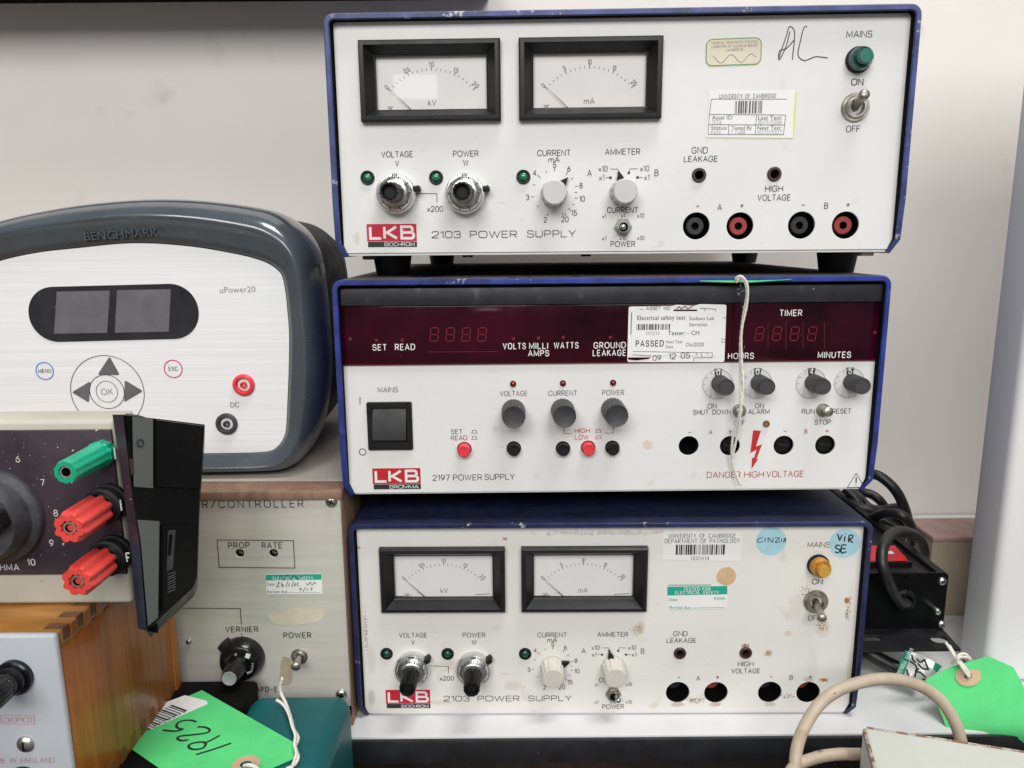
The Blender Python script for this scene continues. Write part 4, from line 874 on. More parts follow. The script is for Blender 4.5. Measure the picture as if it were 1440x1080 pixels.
def gbody(b):
    cx, cz = FG.at(165, 480); sc = lambda pts, k, y, dz=0: [(cx+(p[0]-cx)*k, y, cz+(p[2]-cz)*k+dz) for p in pts]
    r0 = ringpts(0, 0); rs = [sc(r0, .985, .034), sc(r0, .965, .037), sc(r0, .955, .06), sc(r0, .93, .14), sc(r0, .90, .165), sc(r0, .80, .175)]
    for r_ in rs[1:]:
        for i, p in enumerate(r_): r_[i] = (p[0], p[1], max(p[2], .0015))
    loft(b, rs, ['black_plastic']*5); b.add(rs[-1], [tuple(range(len(r0)))], 'black_plastic')
obj('rear_shell', gbody, gp, ang=50)
for px in (40, 330): obj('foot', lambda b: b.box(FG.at(px, 600)[0]-.012, FG.at(px, 600)[0]+.012, .012, .10, .0002, .004, 'black_plastic', .001), gp)
GX = FG.s(170, 480); GV = FG.sv(170, 480); AG = FG.at
def pill():
    z0, z1 = (AG(90, 480)[1], AG(90, 402)[1]); x0, x1 = AG(36.5, 440)[0], AG(277, 440)[0]; r = (z1-z0)/2*.98
    return rrect(x0, z0, x1, z1, r, 12)
TR = Matrix.Rotation(-R(1.0), 4, 'Y'); px_, pz_ = AG(157, 440); TP = Matrix.Translation((px_, 0, pz_)) @ TR @ Matrix.Translation((-px_, 0, -pz_))
dw = obj('display_window', lambda b: b.plate(pill(), [], .0024, .0028, 'window_dark', T=TP), gp, smooth=False)
for q in (((77, 410.5), (152, 409), (148, 468.5), (73, 470)), ((162, 408.5), (238, 407), (235, 467), (159, 468.5))):
    obj('screen', lambda b: b.plate([AG(*p) for p in q], [], .00215, .00239, 'screen_grey'), dw, smooth=False)
it = []
def ring(px, py, r, w, m): x, z = AG(px, py); it.append(lambda b: b.ribbon([(x+r*GX*math.cos(a/32*math.pi), z+r*GX*math.sin(a/32*math.pi)) for a in range(64)], w*GX, m, .0026, True))
ring(59.3, 522.7, 12.3, 1.5, 'blue_ring'); ring(241, 519.7, 12.6, 1.5, 'red_ring')
ring(148, 552, 52.5, .95, 'ink'); ring(147.3, 552, 24.7, .95, 'ink'); ring(147.3, 552, 15.3, .85, 'ink_grey')
def tri(t_): it.append(lambda b: b.flat([AG(*p) for p in fillet([(*p, 3) for p in t_], True, 3)], 'screen_grey', .0026))
for t_ in (((151, 502), (134, 528), (165.5, 528.5)), ((97.5, 552.8), (124, 537), (122, 567.5)), ((198.5, 551), (172.5, 535.5), (171.5, 567))): tri(t_)
def t(s, px, py, h, w, m, wt=0): x, z = AG(px, py); it.append(lambda b: b.ftext(s, x, z, h*GV, m, 'C', wt, y=.0026, width=w*GX, rot=R(1)))
t('MENU', 59.3, 522.5, 5.2, 17.5, 'ink', .01); t('ESC', 241, 519.5, 5.4, 12.5, 'ink'); t('OK', 147.5, 552, 8.2, 16, 'ink_faint', .01); t('DC', 328, 570.5, 6.5, 11.5, 'ink')
t('uPower20', 332, 407.5, 8, 50, 'ink_silver')
lettering(gp, it)
mk('emboss_grey', (.10, .118, .135), .3)
def emb(b):
    x, z = AG(168, 329.5, -.0015); v, f = font_mesh('BENCHMARK', 0); hv, _ = font_mesh('H', 0); H = max(p[1] for p in hv); k = 10.5*GV/H
    xm = max(p[0] for p in v); sx = 103*GX/(xm*k); rot = R(3.0); ca, sa = math.cos(rot), math.sin(rot); pts = []
    for p in v:
        u, w = ((p[0]-xm/2)*sx+.22*p[1])*k, (p[1]-H/2)*k; pts.append((x+u*ca-w*sa, 0, z+u*sa+w*ca))
    def ys(X, Z):      # the bezel's own surface: its slope across the letters
        tt = .775-(Z-z)/(65*GV)
        for (t0, y0), (t1, y1) in zip(bz[2:], bz[3:]):
            if t0 <= tt <= t1: return y0+(y1-y0)*(tt-t0)/(t1-t0)
        return 0
    for m, dx, dz, e in (('shell_groove', .00045, -.00055, .0006), ('emboss_grey', 0, 0, .0014)): b.add([(p[0]+dx, ys(p[0], p[2]-(p[0]-x)*math.tan(rot))-e, p[2]+dz) for p in pts], f, m)  # the dark shifted copy paints a drop shadow behind the letters
    xr, zr = AG(227, 322.5, -.0010); e = ys(xr, zr)-.0006; b.ftext('R', xr, zr, 3.2*GV, 'shell_groove', y=e); b.ribbon(circ(xr, zr, 3.4*GX, 18), .7*GX, 'shell_groove', e, True)
obj('raised_lettering', emb, gp, smooth=False, recalc=False)
for px, py, m, lb in ((341, 542, 'button_red', None), (317, 597, 'knob_charcoal', None)):
    x, z = AG(px, py); s = obj('output_socket', lambda b: b.lathe([(.0028, 15.5*GX), (.0012, 15.5*GX), (.0004, 14*GX), (.0002, 11*GX), (.0012, 9.6*GX), (.0034, 8.6*GX), (.0034, 4.6*GX), (.0004, 4.4*GX), (.0004, 2.6*GX), (.006, 2.4*GX), (.006, 0)], [m]*5+['black_matt' if m != 'button_red' else m]+[m]*3+['black_matt']*1, cx=x, cz=z, n=40), gp)

# ------------------------------------------------------------------ aluminium-fronted controller the grey supply stands on
FC = Frame((-.105, .447, WT), 0); AC = FC.at; CX = FC.s(390, 800); CV = FC.sv(390, 800)
ct = thing('process_controller', 'aluminium-fronted controller in a brown laminate case, under the rounded grey supply', 'controller', FC.o)
ztop = AC(400, 689)[1]; xr = -.0008
def ccase(b):
    zi = AC(460, 694.5)[1]; xi = AC(487.5, 850)[0]
    b.box(-.62, xr, -.0030, .26, ztop-.0058, ztop, 'laminate_brown', .0006)
    b.box(xi+.0002, xr-.0003, -.0026, .26, .0065, ztop-.0059, 'laminate_brown', .0005); b.box(-.62, xr, -.0030, .26, .0005, .0064, 'laminate_brown', .0006)
    b.box(-.615, xi, .004, .255, .007, ztop-.007, 'black_matt', 0)
obj('case', ccase, ct)
obj('case_top', lambda b: b.box(-.619, xr-.001, .016, .2605, ztop+.0001, ztop+.0010, 'top_beige', .0003), ct)
hl = [circ(*AC(px, py), 6.6*CX, 24) for px, py in ((338, 777), (385.5, 777))]
xp1 = AC(486.5, 850)[0]
obj('front_panel', lambda b: b.plate([(-.60, AC(496, 991)[1]), (xp1, AC(496, 991)[1]), (xp1, AC(485, 694.5)[1]), (-.60, AC(485, 694.5)[1])], hl, -.0012, .0006, 'alu', .0002), ct)
for px, py in ((338, 777), (385.5, 777)):
    x, z = AC(px, py); obj('trimmer', lambda b: (b.lathe([(.0035, 6*CX), (.0030, 5.4*CX), (.0030, 0)], 'steel_dull', cx=x, cz=z, n=20), b.box(x-5*CX, x+5*CX, .0024, .0032, z-.0004, z+.0004, 'black_matt', 0, T=Matrix.Translation((x, 0, z)) @ Matrix.Rotation(R(35), 4, 'Y') @ Matrix.Translation((-x, 0, -z)))), ct)
def screw(root, x, z, y, r, m='steel', cross=True, a=20):
    def f(b):
        b.lathe([(y+.0006, r), (y-.0006, r*.98), (y-.0016, r*.75), (y-.0020, r*.35), (y-.0021, 0)], m, cx=x, cz=z, n=28)
        for k in range(2 if cross else 1):
            b.box(-r*.55, r*.55, y-.0022, y-.0019, -r*.10, r*.10, 'black_matt', 0, T=Matrix.Translation((x, 0, z)) @ Matrix.Rotation(R(a+90*k), 4, 'Y'))
    return obj('screw', f, root)
for px, py in ((466.5, 704.5), (480.5, 975)): screw(ct, *AC(px, py), -.0012, 8.4*CX, 'steel', True, 25)
for px, py in ((267, 900),): screw(ct, *AC(px, py), -.0012, 4*CX, 'steel', True, 25)
it = []
def t(s, px, py, h, w=None, st=1.3, al='C', f=False, m='ink', wt=.02):
    x, z = AC(px, py)
    it.append((lambda b: b.ftext(s, x, z, h*CV, m, al, wt, y=-.0014, width=w*CX if w else None)) if f else (lambda b: b.stext(s, x, z, h*CV, st*CX, m, al, y=-.0014, width=w*CX if w else None, gap=.5)))
def ln(*p, w=1.1): it.append(lambda b: b.ribbon([AC(*q) for q in p], w*CX, 'ink', -.0014))
t('OR/CONTROLLER', 427, 707, 9.6, 152, 1.25, 'R')
t('PROP', 337, 765.5, 7.4, 29, f=True); t('RATE', 383.5, 765.5, 7.4, 27.5, f=True)
ln((306.5, 758), (413.5, 759), (415.5, 797.5), (309.5, 796.5), (306.5, 758))
ln((240, 853.6), (339, 854.3), (340.5, 877)); ln((341, 889), (341.7, 897))
t('VERNIER', 341, 883.5, 7.4, 46, f=True); t('POWER', 419, 891.8, 7.4, 38.5, f=True); t('APD-E', 376, 967.6, 7.4, 30, f=True)
lettering(ct, it)
mk('tan_glue', (.40, .35, .24), .6, var=.15, vs=60); mk('pale_glue', (.62, .56, .44), .6, var=.12, vs=60)
for q, m in ((((383, 858), (452, 853), (455, 868), (440, 874), (405, 878), (384, 874)), 'pale_glue'), (((397, 926), (404, 923), (410, 928), (411, 958), (395, 960)), 'tan_glue')):
    rd = random.Random(9); obj('glue_patch', lambda b: b.flat([AC(p.x+rd.uniform(-.6, .6), p.y+rd.uniform(-.6, .6)) for p in catmull([Vector((*p, 0)) for p in q], 4, True)], M[m], -.0013), ct, smooth=False, recalc=False)
st = obj('sticker', lambda b: b.plate([AC(*p) for p in ((375.5, 834.5), (454, 833.5), (453, 805.5), (374.5, 806.5))], [], -.0014, -.00125, 'paper'), ct, 'green and white electrical safety label with handwritten dates', smooth=False)
def pr(b):
    b.flat([AC(*p) for p in ((374.8, 814.8), (452.8, 813.8), (452.8, 805.7), (374.7, 806.7))], 'green_print', -.00145)
    def t(s, px, py, h, w, m='ink_green', wt=0): x, z = AC(px, py); b.ftext(s, x, z, h*CV, m, 'C', wt, y=-.0016, width=w*CX)
    t('ELECTRICAL SAFETY', 413, 811.6, 3.8, 56, 'ink_white', .02); t('Date', 381.5, 819.8, 4, 11, 'ink_grey'); t('Re-test due', 391, 830.3, 4, 28, 'ink_grey'); b.ribbon([AC(406, 831.5), AC(450, 831.5)], .5*CX, 'ink_grey', -.0015)
    marker(b, FC, [((391, 818.5), (394, 817.5), (390, 823.5), (395, 823)), ((398, 817), (397, 820), (400, 821), (398, 823.5), (397, 819)), ((403, 824), (406, 816)), ((408, 818), (407, 823)), ((411, 824), (414, 816)), ((417, 818), (415, 822), (418, 821)), ((421, 817), (419, 820), (421, 823)), ((431, 818), (434, 821), (437, 817), (440, 821), (443, 817), (446, 820)), ((421, 827), (425, 825.5), (423, 829)), ((427, 830), (431, 824)), ((433, 826), (434, 829)), ((437, 825.5), (440, 825.5), (438, 829)), ((393, 813), (397, 808), (401, 813), (405, 807), (410, 813), (414, 808), (420, 812), (426, 808))], .8, 'marker', -.0017)
obj('sticker_print', pr, st, smooth=False, recalc=False)
x, z = AC(343, 922)
vd = obj('vernier_dial', lambda b: b.lathe([(-.001, 31.5*CX), (-.004, 31.5*CX), (-.0095, 27*CX), (-.0105, 24*CX), (-.0105, .0062)], 'black_gloss', cx=x, cz=z, n=56), ct)
tip = FC.at3(325.5, 949.5, -.026)
obj('knob', lambda b: b.rod((x, -.0103, z), (x, -.026, z), [(0, .0068), (.3, .0062), (.9, .0056), (1, .0050)], 'black_gloss', 36, (10, .05, 2)), vd)
obj('knob_cap', lambda b: b.lathe([(-.0258, .0046), (-.0264, .0044), (-.0262, .0040), (-.0262, 0)], 'ink_silver', cx=x, cz=z, n=36), vd)
def vm(b):
    s_ = CX; y = -.0107
    b.stext('8', x+10*s_, z+2*s_, 7*s_, 1.1*s_, 'ink_white', y=y, rot=.5); b.stext('6', x-2*s_, z+14*s_, 6.5*s_, 1.1*s_, 'ink_white', y=y); b.flat([(x+10*s_, z+11*s_), (x+16*s_, z+9*s_), (x+19*s_, z+16*s_), (x+13*s_, z+18*s_)], 'ink_white', y); b.stext('4', x+14*s_, z-12*s_, 6*s_, 1*s_, 'ink_white', y=y, rot=-.9)
    for k in range(7): a = R(5-7*k); b.ribbon([(x+r*s_*math.cos(a), z+r*s_*math.sin(a)) for r in (19, 22)], .5*s_, 'ink_white', y)
obj('graduations', vm, vd, smooth=False, recalc=False)
T = Matrix.Translation((x-21*CX, -.004, z+22*CX)) @ Matrix.Rotation(R(-40), 4, 'Y')
obj('brake_lever', lambda b: b.box(-.0035, .0035, -.004, .003, -.0028, .0028, 'black_plastic', .0008, T=T), vd)
x, z = AC(421.5, 922); toggle(ct, x, z, FC.at(415.5, 939, -.014), .014, 12.5*CX, True)

# ------------------------------------------------------------------ black case and teal box that carry the wooden instrument
ZT = ZC-.2734; DESK = ZC-.42
bc = thing('equipment_case', 'black flat-topped case beneath the wooden box at lower left', 'case', (-.30, .385, DESK))
obj('body', lambda b: b.box(-.20, .137, -.050, .052, .0003, ZT-DESK-.0004, 'black_matt', .003), bc)
obj('lid_rim', lambda b: b.box(-.201, .138, -.0515, .0535, .10, .104, 'black_plastic', .001), bc)
te = thing('teal_box', 'dark teal painted metal box with rounded corners, under the green 1925 tag', 'box', (-.13, .385, DESK))
xe = PZ(468, 1050, ZT).x+.13
def teal(b):
    b.box(-.0325, xe, -.0375, PZ(380, 971.5, ZT).y-.385, .004, ZT-DESK, 'teal_paint', .010, 5)
obj('body', teal, te); obj('base', lambda b: b.box(-.030, xe-.004, -.034, PZ(380, 971.5, ZT).y-.390, .0003, .0042, 'black_plastic', .001), te)

# ------------------------------------------------------------------ wooden instrument box, lower left
ZW = ZC-.1762; X0 = -.2098; YF = .3205; YB = .4316
wb = thing('wooden_instrument_box', 'varnished finger-jointed wooden box with a pale grey metal front, lower left corner', 'instrument', (X0-.10, YF, ZT))
hW = ZW-ZT
def wbody(b):
    b.box(-.16, .0995, .0006, YB-YF-.009, hW-.0085, hW, 'wood_top', .0010)
    b.box(.0915, .1000, .0003, YB-YF-.0085, .0003, hW-.0086, 'wood_side', .0008); b.box(-.16, .0910, .003, YB-YF-.012, .0004, .0085, 'wood_side', .0005)
    b.box(-.155, .091, .02, YB-YF-.012, .0086, hW-.0087, 'black_matt', 0)
obj('case', wbody, wb)
obj('rear_board', lambda b: b.box(-.16, .1008, YB-YF-.0080, YB-YF, -.0004, hW+.0008, 'wood_side', .0015), wb)
def fj(b):
    n = 9; p = (YB-YF-.010)/n
    for k in range(n):
        y = .003+k*p
        b.box(.0906, .09965, y, y+p*.5, hW-.006, hW+.0001, 'wood_end', 0)
        b.box(.0960, .10012, y+p*.5, y+p, hW-.0085, hW-.0003, 'wood_side', 0)
def fj2(b):
    n = 9; p = (YB-YF-.010)/n
    for k in range(n): y = .003+k*p; b.box(.0960, .1002, y, y+p*.45, .0005, .0085, 'wood_end', 0)
obj('finger_joint', fj, wb); obj('finger_joint', fj2, wb)
FW_ = Frame((X0-.10, YF, ZT), 0); AW = lambda px, py: FW_.at(px, py, -.0035); WX = FW_.s(40, 1000)
x1 = AW(77, 896)[0]; z1 = AW(40, 893.5)[1]
obj('front_panel', lambda b: b.box(-.16, x1, -.0035, .0004, .003, z1, 'grey_front', .0016, 3), wb)
def wprint(b):
    def t(s, px, py, h, w): x, z = AW(px, py); b.ftext(s, x, z, h*FW_.sv(40, 1000), 'ink_faint_red', 'C', y=-.0037, width=w*WX, shear=.15)
    t('CROPICO', 24.5, 1012, 6.5, 39); b.ribbon([AW(*p) for p in ((1, 1005.5), (48, 1006.5), (49, 1018.5), (2, 1017.5))], 1.0*WX, 'ink_faint_red', -.0037, True)
    t('MADE IN ENGLAND', 28, 1069, 6.5, 96)
obj('panel_lettering', wprint, wb, smooth=False, recalc=False)
screw(wb, *AW(36.5, 1046), -.0037, 12.3*WX, 'steel', False, 92)
def terminal(px, py):
    x, z = AW(px, py); k = obj('terminal_post', lambda b: b.lathe([(-.0034, .0085), (-.0058, .0085), (-.0064, .0078), (-.0064, .0068), (-.0090, .0068), (-.0100, .0060), (-.0100, .0055), (-.0125, .0055)], 'black_gloss', cx=x, cz=z, n=40), wb)
    obj('washer', lambda b: b.lathe([(-.0125, .0050), (-.0135, .0050), (-.0135, .0030)], 'brass_dull', cx=x, cz=z, n=30), k)
    obj('knob', lambda b: b.lathe([(-.0136, .0058), (-.0150, .0063), (-.024, .0063), (-.0255, .0055), (-.0255, 0)], 'black_gloss', cx=x, cz=z, n=60, flute=(16, .07, 2)), k)
terminal(22, 951); terminal(35, 1100)

# ------------------------------------------------------------------ resistance box with coloured binding posts
YD = .3468; XD = PY(186, 850, YD).x
FD = Frame((XD, YD, ZW), 0); AD = FD.at; DX = FD.s(120, 720); DV = FD.sv(120, 720)
db = thing('decade_box', 'cream metal test box with a dark dusty panel, one green and two red binding posts', 'test box', FD.o)
zt = AD(100, 591)[1]
obj('case', lambda b: b.box(-.20, 0, 0, .022, .0006, zt, 'case_cream', .0022, 3), db)
za, zb = AD(120, 806)[1], AD(120, 603.5)[1]
obj('front_panel', lambda b: b.box(-.199, -.0003, -.0015, .0002, za, zb, 'panel_dark', .0003), db)
def dl(b):
    def t(s, px, py, h=8.2): x, z = AD(px, py, -.0016); b.ftext(s, x, z, h*DV, 'dusty_white', 'C', .025, y=-.00165)
    for s, px, py in (('6', 25, 645.5), ('7', 60, 678.5), ('8', 78.5, 721.5), ('9', 72.5, 763.5), ('10', 44, 790.5)): t(s, px, py)
    x, z = AD(26.5, 797.5, -.0016); b.ftext('OHMA', x, z, 8.5*DV, 'dusty_white', 'R', .03, y=-.00165)
mk('dusty_white', (.60, .59, .58), .6, var=.1, vs=300)
obj('panel_lettering', dl, db, smooth=False, recalc=False)
x, z = AD(-3, 724)
kn = obj('selector_knob', lambda b: b.lathe([(-.0014, .0235), (-.0040, .0235), (-.0050, .0228), (-.0060, .0200), (-.0130, .0186), (-.0150, .0174), (-.0150, .0120), (-.0120, .0110), (-.0120, 0)], 'knob_charcoal', cx=x, cz=z, n=72), db)
obj('grip', lambda b: (b.box(-.0165, .0165, -.0225, -.0118, -.0042, .0042, 'black_plastic', .0016, 3, T=Matrix.Translation((x, 0, z)) @ Matrix.Rotation(R(-18), 4, 'Y'))), kn)
def post(base, tippx, m, lab, green=False):
    x, z = FD.at(*base); L = None
    best = min((abs((lambda q: 720+F*((q-CAM).dot(RT))/((q-CAM).dot(FW)))(FD.M @ Vector((x, -l/1000, z)))-tippx), l) for l in range(10, 60)); L = best[1]/1000
    p = thing_part('binding_post', db); p['label'] = lab
    if not green: obj('insulator', lambda b: b.lathe([(-.0014, .0094), (-.0036, .0094), (-.0040, .0082), (-.0060, .0082), (-.0064, .0090), (-.0092, .0090), (-.0098, .0078), (-.0120, .0070)], 'black_plastic', cx=x, cz=z, n=36), p)
    y0 = -.0014 if green else -.0115; r = .0064 if green else .0077
    pr_ = [(y0, r*.92), (y0-.001, r), (y0-.006, r), (y0-.0065, r*.93), (-L*.8, r*.86), (-L+.001, r*.84), (-L, r*.79), (-L, r*.48), (-L+.006, r*.42), (-L+.006, 0)] if green else [(y0, r*.85), (y0-.0015, r), (-L*.7, r*1.0), (-L+.002, r*.98), (-L, r*.86), (-L, r*.50), (-L+.002, r*.47), (-L+.002, 0)]
    obj('cap', lambda b: b.lathe(pr_, m, cx=x, cz=z, n=72, flute=(10, .08, .7) if green else (8, .19, 1.2)), p)
    obj('stem', lambda b: b.lathe([(-.001, .0024), (-L+.003, .0030), (-L+.0010, .0030), (-L+.0006, .0027), (-L+.0006, .0020), (-L+.005, .0019), (-L+.005, 0)], ['brass_dull']*4+['black_matt']*2, cx=x, cz=z, n=24), p)
    return p
post((150, 634), 92, 'post_green', 'green fluted binding post at the top', True)
post((157, 704), 97, 'post_red', 'upper red fluted binding post')
post((163, 775), 108, 'post_red', 'lower red fluted binding post')

# ------------------------------------------------------------------ black moulded switch box hanging at the decade box's side
sw = thing('switch_box', 'black moulded switch box with grey inlays and O mark, leaning on the cream test box', 'switch box', (XD+.012, YD+.03, ZW))
_q = [PY(173, 583, .338), PY(206, 887, .338), PY(290, 597, .385)]; SWN = (_q[1]-_q[0]).cross(_q[2]-_q[0]).normalized(); SWD = (_q[0]-CAM).dot(SWN)
def swp(px, py):   # a leaning face, nearer at its left edge
    return CAM + ray(px, py)*(SWD/ray(px, py).dot(SWN))
FR = [(173, 583), (288, 597), (281, 690), (277, 812), (272, 826), (206, 887), (196, 760), (185, 690)]
def swbody(b):
    P = [swp(*p) for p in FR]; n = Vector((-.028, .035, 0)); N = len(P)
    Lp = [PY(158, 583, .3395), PY(174, 690, .3395), PY(182, 760, .3395), PY(194, 884, .3395)]
    b.add(P+[p+Vector((-.012, .026, -.018)) for p in P], [tuple(range(N)), tuple(range(2*N-1, N-1, -1))]+[(i, (i+1) % N, N+(i+1) % N, N+i) for i in range(N)], 'black_deep')
    A_ = [swp(173, 583), swp(185, 690), swp(196, 760), swp(206, 887)]
    Q = Lp+A_; bk = [q+Vector((-.0005, .012, -.008)) for q in Q]
    b.add(Q+bk, [(0, 1, 5, 4), (1, 2, 6, 5), (2, 3, 7, 6), (8, 12, 13, 9), (9, 13, 14, 10), (10, 14, 15, 11), (0, 8, 9, 1), (1, 9, 10, 2), (2, 10, 11, 3), (0, 4, 12, 8), (3, 11, 15, 7)], ['panel_dark', 'panel_dark', 'navy_plastic']+['navy_plastic']*8)
wbuild('body', sw, swbody, smooth=False)
def lift(px, py, d=.0004): p = swp(px, py); return p+(CAM-p).normalized()*d
def inl(b):
    for q in (((186, 586), (215, 588), (215, 686), (188, 684)), ((193, 731), (224, 733), (222, 868), (208, 880), (198, 762))):
        P = [lift(*p) for p in q]; n = Vector((.008, -.012, 0)).normalized()*.0004; N = len(P)
        b.add(P+[p+n for p in P], [tuple(range(N)), tuple(range(N, 2*N))]+[(i, (i+1) % N, N+(i+1) % N, N+i) for i in range(N)], 'label_grey')
for qs in ((((160.5, 629.5), (162.5, 645.5)),), (((169, 703), (171, 718)),), (((177, 778), (179, 790)), ((177, 778), (182, 778)), ((178, 784), (181.5, 784)))):
    wbuild('strip_mark', sw, lambda b: [b.tube([PY(px, py, .3375) for px, py in q], .00035, 'dusty_white', 5, 0) for q in qs])
wbuild('grey_inlay', sw, inl, smooth=False)
def blk(b):
    for q, h in (((216.5, 589), (285.5, 597.5), (279.5, 688), (217, 685.5)), .0016), (((226, 737), (271, 735), (268, 822), (226, 860)), .0014):
        P = [swp(*p) for p in q]; c = sum(P, Vector())/4; n = SWN if SWN.dot(CAM-P[0]) > 0 else -SWN; N = 4
        b.add(P+[p+(c-p).normalized()*.0008+n*h for p in P], [(0, 1, 2, 3), (4, 5, 6, 7)]+[(i, (i+1) % 4, 4+(i+1) % 4, 4+i) for i in range(4)], 'black_deep')
wbuild('raised_panel', sw, blk, smooth=False)
def swm(b):
    c = (197.5, 623); pts = [lift(c[0]+4.5*math.cos(a/12*math.pi), c[1]+5*math.sin(a/12*math.pi), .0012) for a in range(24)]
    b.tube(pts+pts[:1], .00028, 'ink', 6, 0)
wbuild('mark', sw, swm, smooth=False)
def swm2(b):
    P = [lift(*p, .0006) for p in ((174, 585), (185, 586), (186, 619), (181, 619))]; b.add(P, [(0, 1, 2, 3)], 'black_matt')
wbuild('recess', sw, swm2, smooth=False)
def swm4(b):
    for q in (((236, 746), (247, 745), (243, 800), (234, 804)),): P = [lift(*p, .0026) for p in q]; b.add(P, [(0, 1, 2, 3)], 'knob_charcoal')
    P = [lift(*p, .0030) for p in ((238, 752), (243, 751), (240, 780), (236, 782))]; b.add(P, [(0, 1, 2, 3)], 'black_matt')
    for k in range(4): y = 808+7*k; b.tube([lift(236, y, .0027), lift(246, y-4, .0027), lift(246, y, .0027), lift(236, y+4, .0027)], .00016, 'label_grey', 4, 0)
wbuild('rating_plate', sw, swm4, smooth=False)
def swm3(b): P = [lift(*p, .0010) for p in ((181, 645), (188, 646), (189, 667), (184, 667))]; b.add(P, [(0, 1, 2, 3)], 'socket_brown')
wbuild('status_window', sw, swm3, smooth=False)
wbuild('lip', sw, lambda b: b.add([swp(176, 581.5), swp(195, 583.5), swp(195, 586), swp(176, 584)]+[v+Vector((.001, .004, -.002)) for v in (swp(176, 581.5), swp(195, 583.5), swp(195, 586), swp(176, 584))], [(0, 1, 2, 3), (4, 5, 6, 7), (0, 1, 5, 4), (2, 3, 7, 6), (1, 2, 6, 5), (0, 3, 7, 4)], 'label_grey'), smooth=False)

# ------------------------------------------------------------------ green tag 1925 lying on the teal box
ZG = ZT+.0008
tl = thing('paper_tag', 'green paper tag marked 1925 lying on the teal box, barcode label on one end', 'tag', PZ(320, 1030, ZG))
pz = lambda px, py, h=0: PZ(px, py, ZG+h)
eye = PZ(345.5, 1075.5, ZG)
def tagplate(b):
    pts = [pz(*p) for p in ((284, 971), (414.5, 1045), (413, 1067), (372, 1085), (300, 1132), (193, 1059), (150, 1028))]
    b.plate([(p.x, -p.y) for p in pts], [circ(eye.x, -eye.y, .0030, 20)], -.0002, .0002, 'tag_green', T=Matrix(((1, 0, 0, 0), (0, 0, -1, 0), (0, -1, 0, ZG), (0, 0, 0, 1))))
TG = Matrix(((1, 0, 0, 0), (0, 0, -1, 0), (0, -1, 0, ZG), (0, 0, 0, 1)))   # (x, y, z) of a sheet -> lying flat, -y upwards
wbuild('card', tl, tagplate, smooth=False)
wbuild('eyelet', tl, lambda b: b.plate(circ(eye.x, -eye.y, .0072, 40), [circ(eye.x, -eye.y, .0029, 20)], -.0004, -.00021, 'eyelet_paper', T=TG), smooth=False)
lbl = [pz(*p) for p in ((260, 978.5), (290, 986), (292.5, 990), (211, 1026.5), (175, 1010))]
lb = wbuild('barcode_label', tl, lambda b: b.plate([(p.x, -p.y) for p in lbl], [], -.0004, -.00021, 'paper', T=TG), smooth=False)
def bcp(b):
    for k in range(13):
        t0 = k/13; w = (.030 if k % 3 else .055)
        def L_(s, t): return (242+ (264-242)*s - t*56, 992+(1000-992)*s + t*28)
        q = [L_(0, t0), L_(1, t0), L_(1, t0+w), L_(0, t0+w)]; P = [pz(*p) for p in q]; b.flat([(p.x, -p.y) for p in P], 'ink', -.00045, TG)
    rd = random.Random(2)
    for k in range(8):
        c = (259-k*7.0, 1002.5+k*3.4); P = [pz(c[0]-2, c[1]-.6), pz(c[0]+.3, c[1]-1.6), pz(c[0]+1.4, c[1]+.4), pz(c[0]-.8, c[1]+1.2)]; b.ribbon([(p.x, -p.y) for p in P], .0004, 'ink_grey', -.00045, rd.random() < .5, TG)
o = MB(); bcp(o); I = Matrix.Translation(-tl.location); o.v = [tuple(I @ Vector(v)) for v in o.v]; q = o.build('label_print', lb, smooth=False, recalc=False)
def dig(b):
    Z = lambda x, y: (160+x*.2222, 900+y*.2222)
    for st_ in ([(522, 522), (495, 512), (455, 511), (415, 522), (396, 545), (412, 563), (440, 566)], [(440, 566), (420, 574), (380, 580), (310, 573)],
                [(530, 552), (575, 555), (606, 570), (590, 590), (500, 603), (420, 612), (404, 628), (430, 640), (472, 635)],
                [(584, 662), (565, 686), (515, 696), (478, 686), (480, 665), (520, 652), (568, 650), (586, 662)], [(582, 652), (625, 632), (672, 606)], [(520, 728), (630, 695), (742, 656)]):
        P = [pz(*Z(*p)) for p in st_]; b.ribbon([(p.x, -p.y) for p in catmull(P, 6)], .0014, 'marker', -.0003, False, TG)
wbuild('handwriting', tl, dig, smooth=False, recalc=False)
def strl(b):
    Z = lambda x, y: (160+x*.2222, 900+y*.2222)
    a = [(1068, 240, .016), (1052, 290, .010), (1060, 340, .005), (1090, 400, .0022), (1118, 480, .0018), (1140, 560, .0016), (1168, 620, .0018), (1150, 680, .0020), (1168, 740, .0018), (1145, 790, .0010), (1095, 815, .0010)]
    b.twine([pz(*Z(p[0], p[1]), p[2]) for p in a], .0008, 'string')
    a = [(1030, 378, .0040), (1075, 410, .0025), (1108, 470, .0030), (1130, 545, .0032), (1150, 600, .0032), (1145, 660, .0032), (1155, 720, .003), (1120, 830, .001)]
    b.twine([pz(*Z(p[0], p[1]), p[2]) for p in a], .0008, 'string')
    a = [(825, 795, .0004), (850, 790, .0022), (890, 800, .0022), (930, 830, .0018), (1000, 860, .001)]
    b.tube([pz(*Z(p[0], p[1]), p[2]) for p in a], .0009, 'string', 8)
wbuild('string', tl, strl)

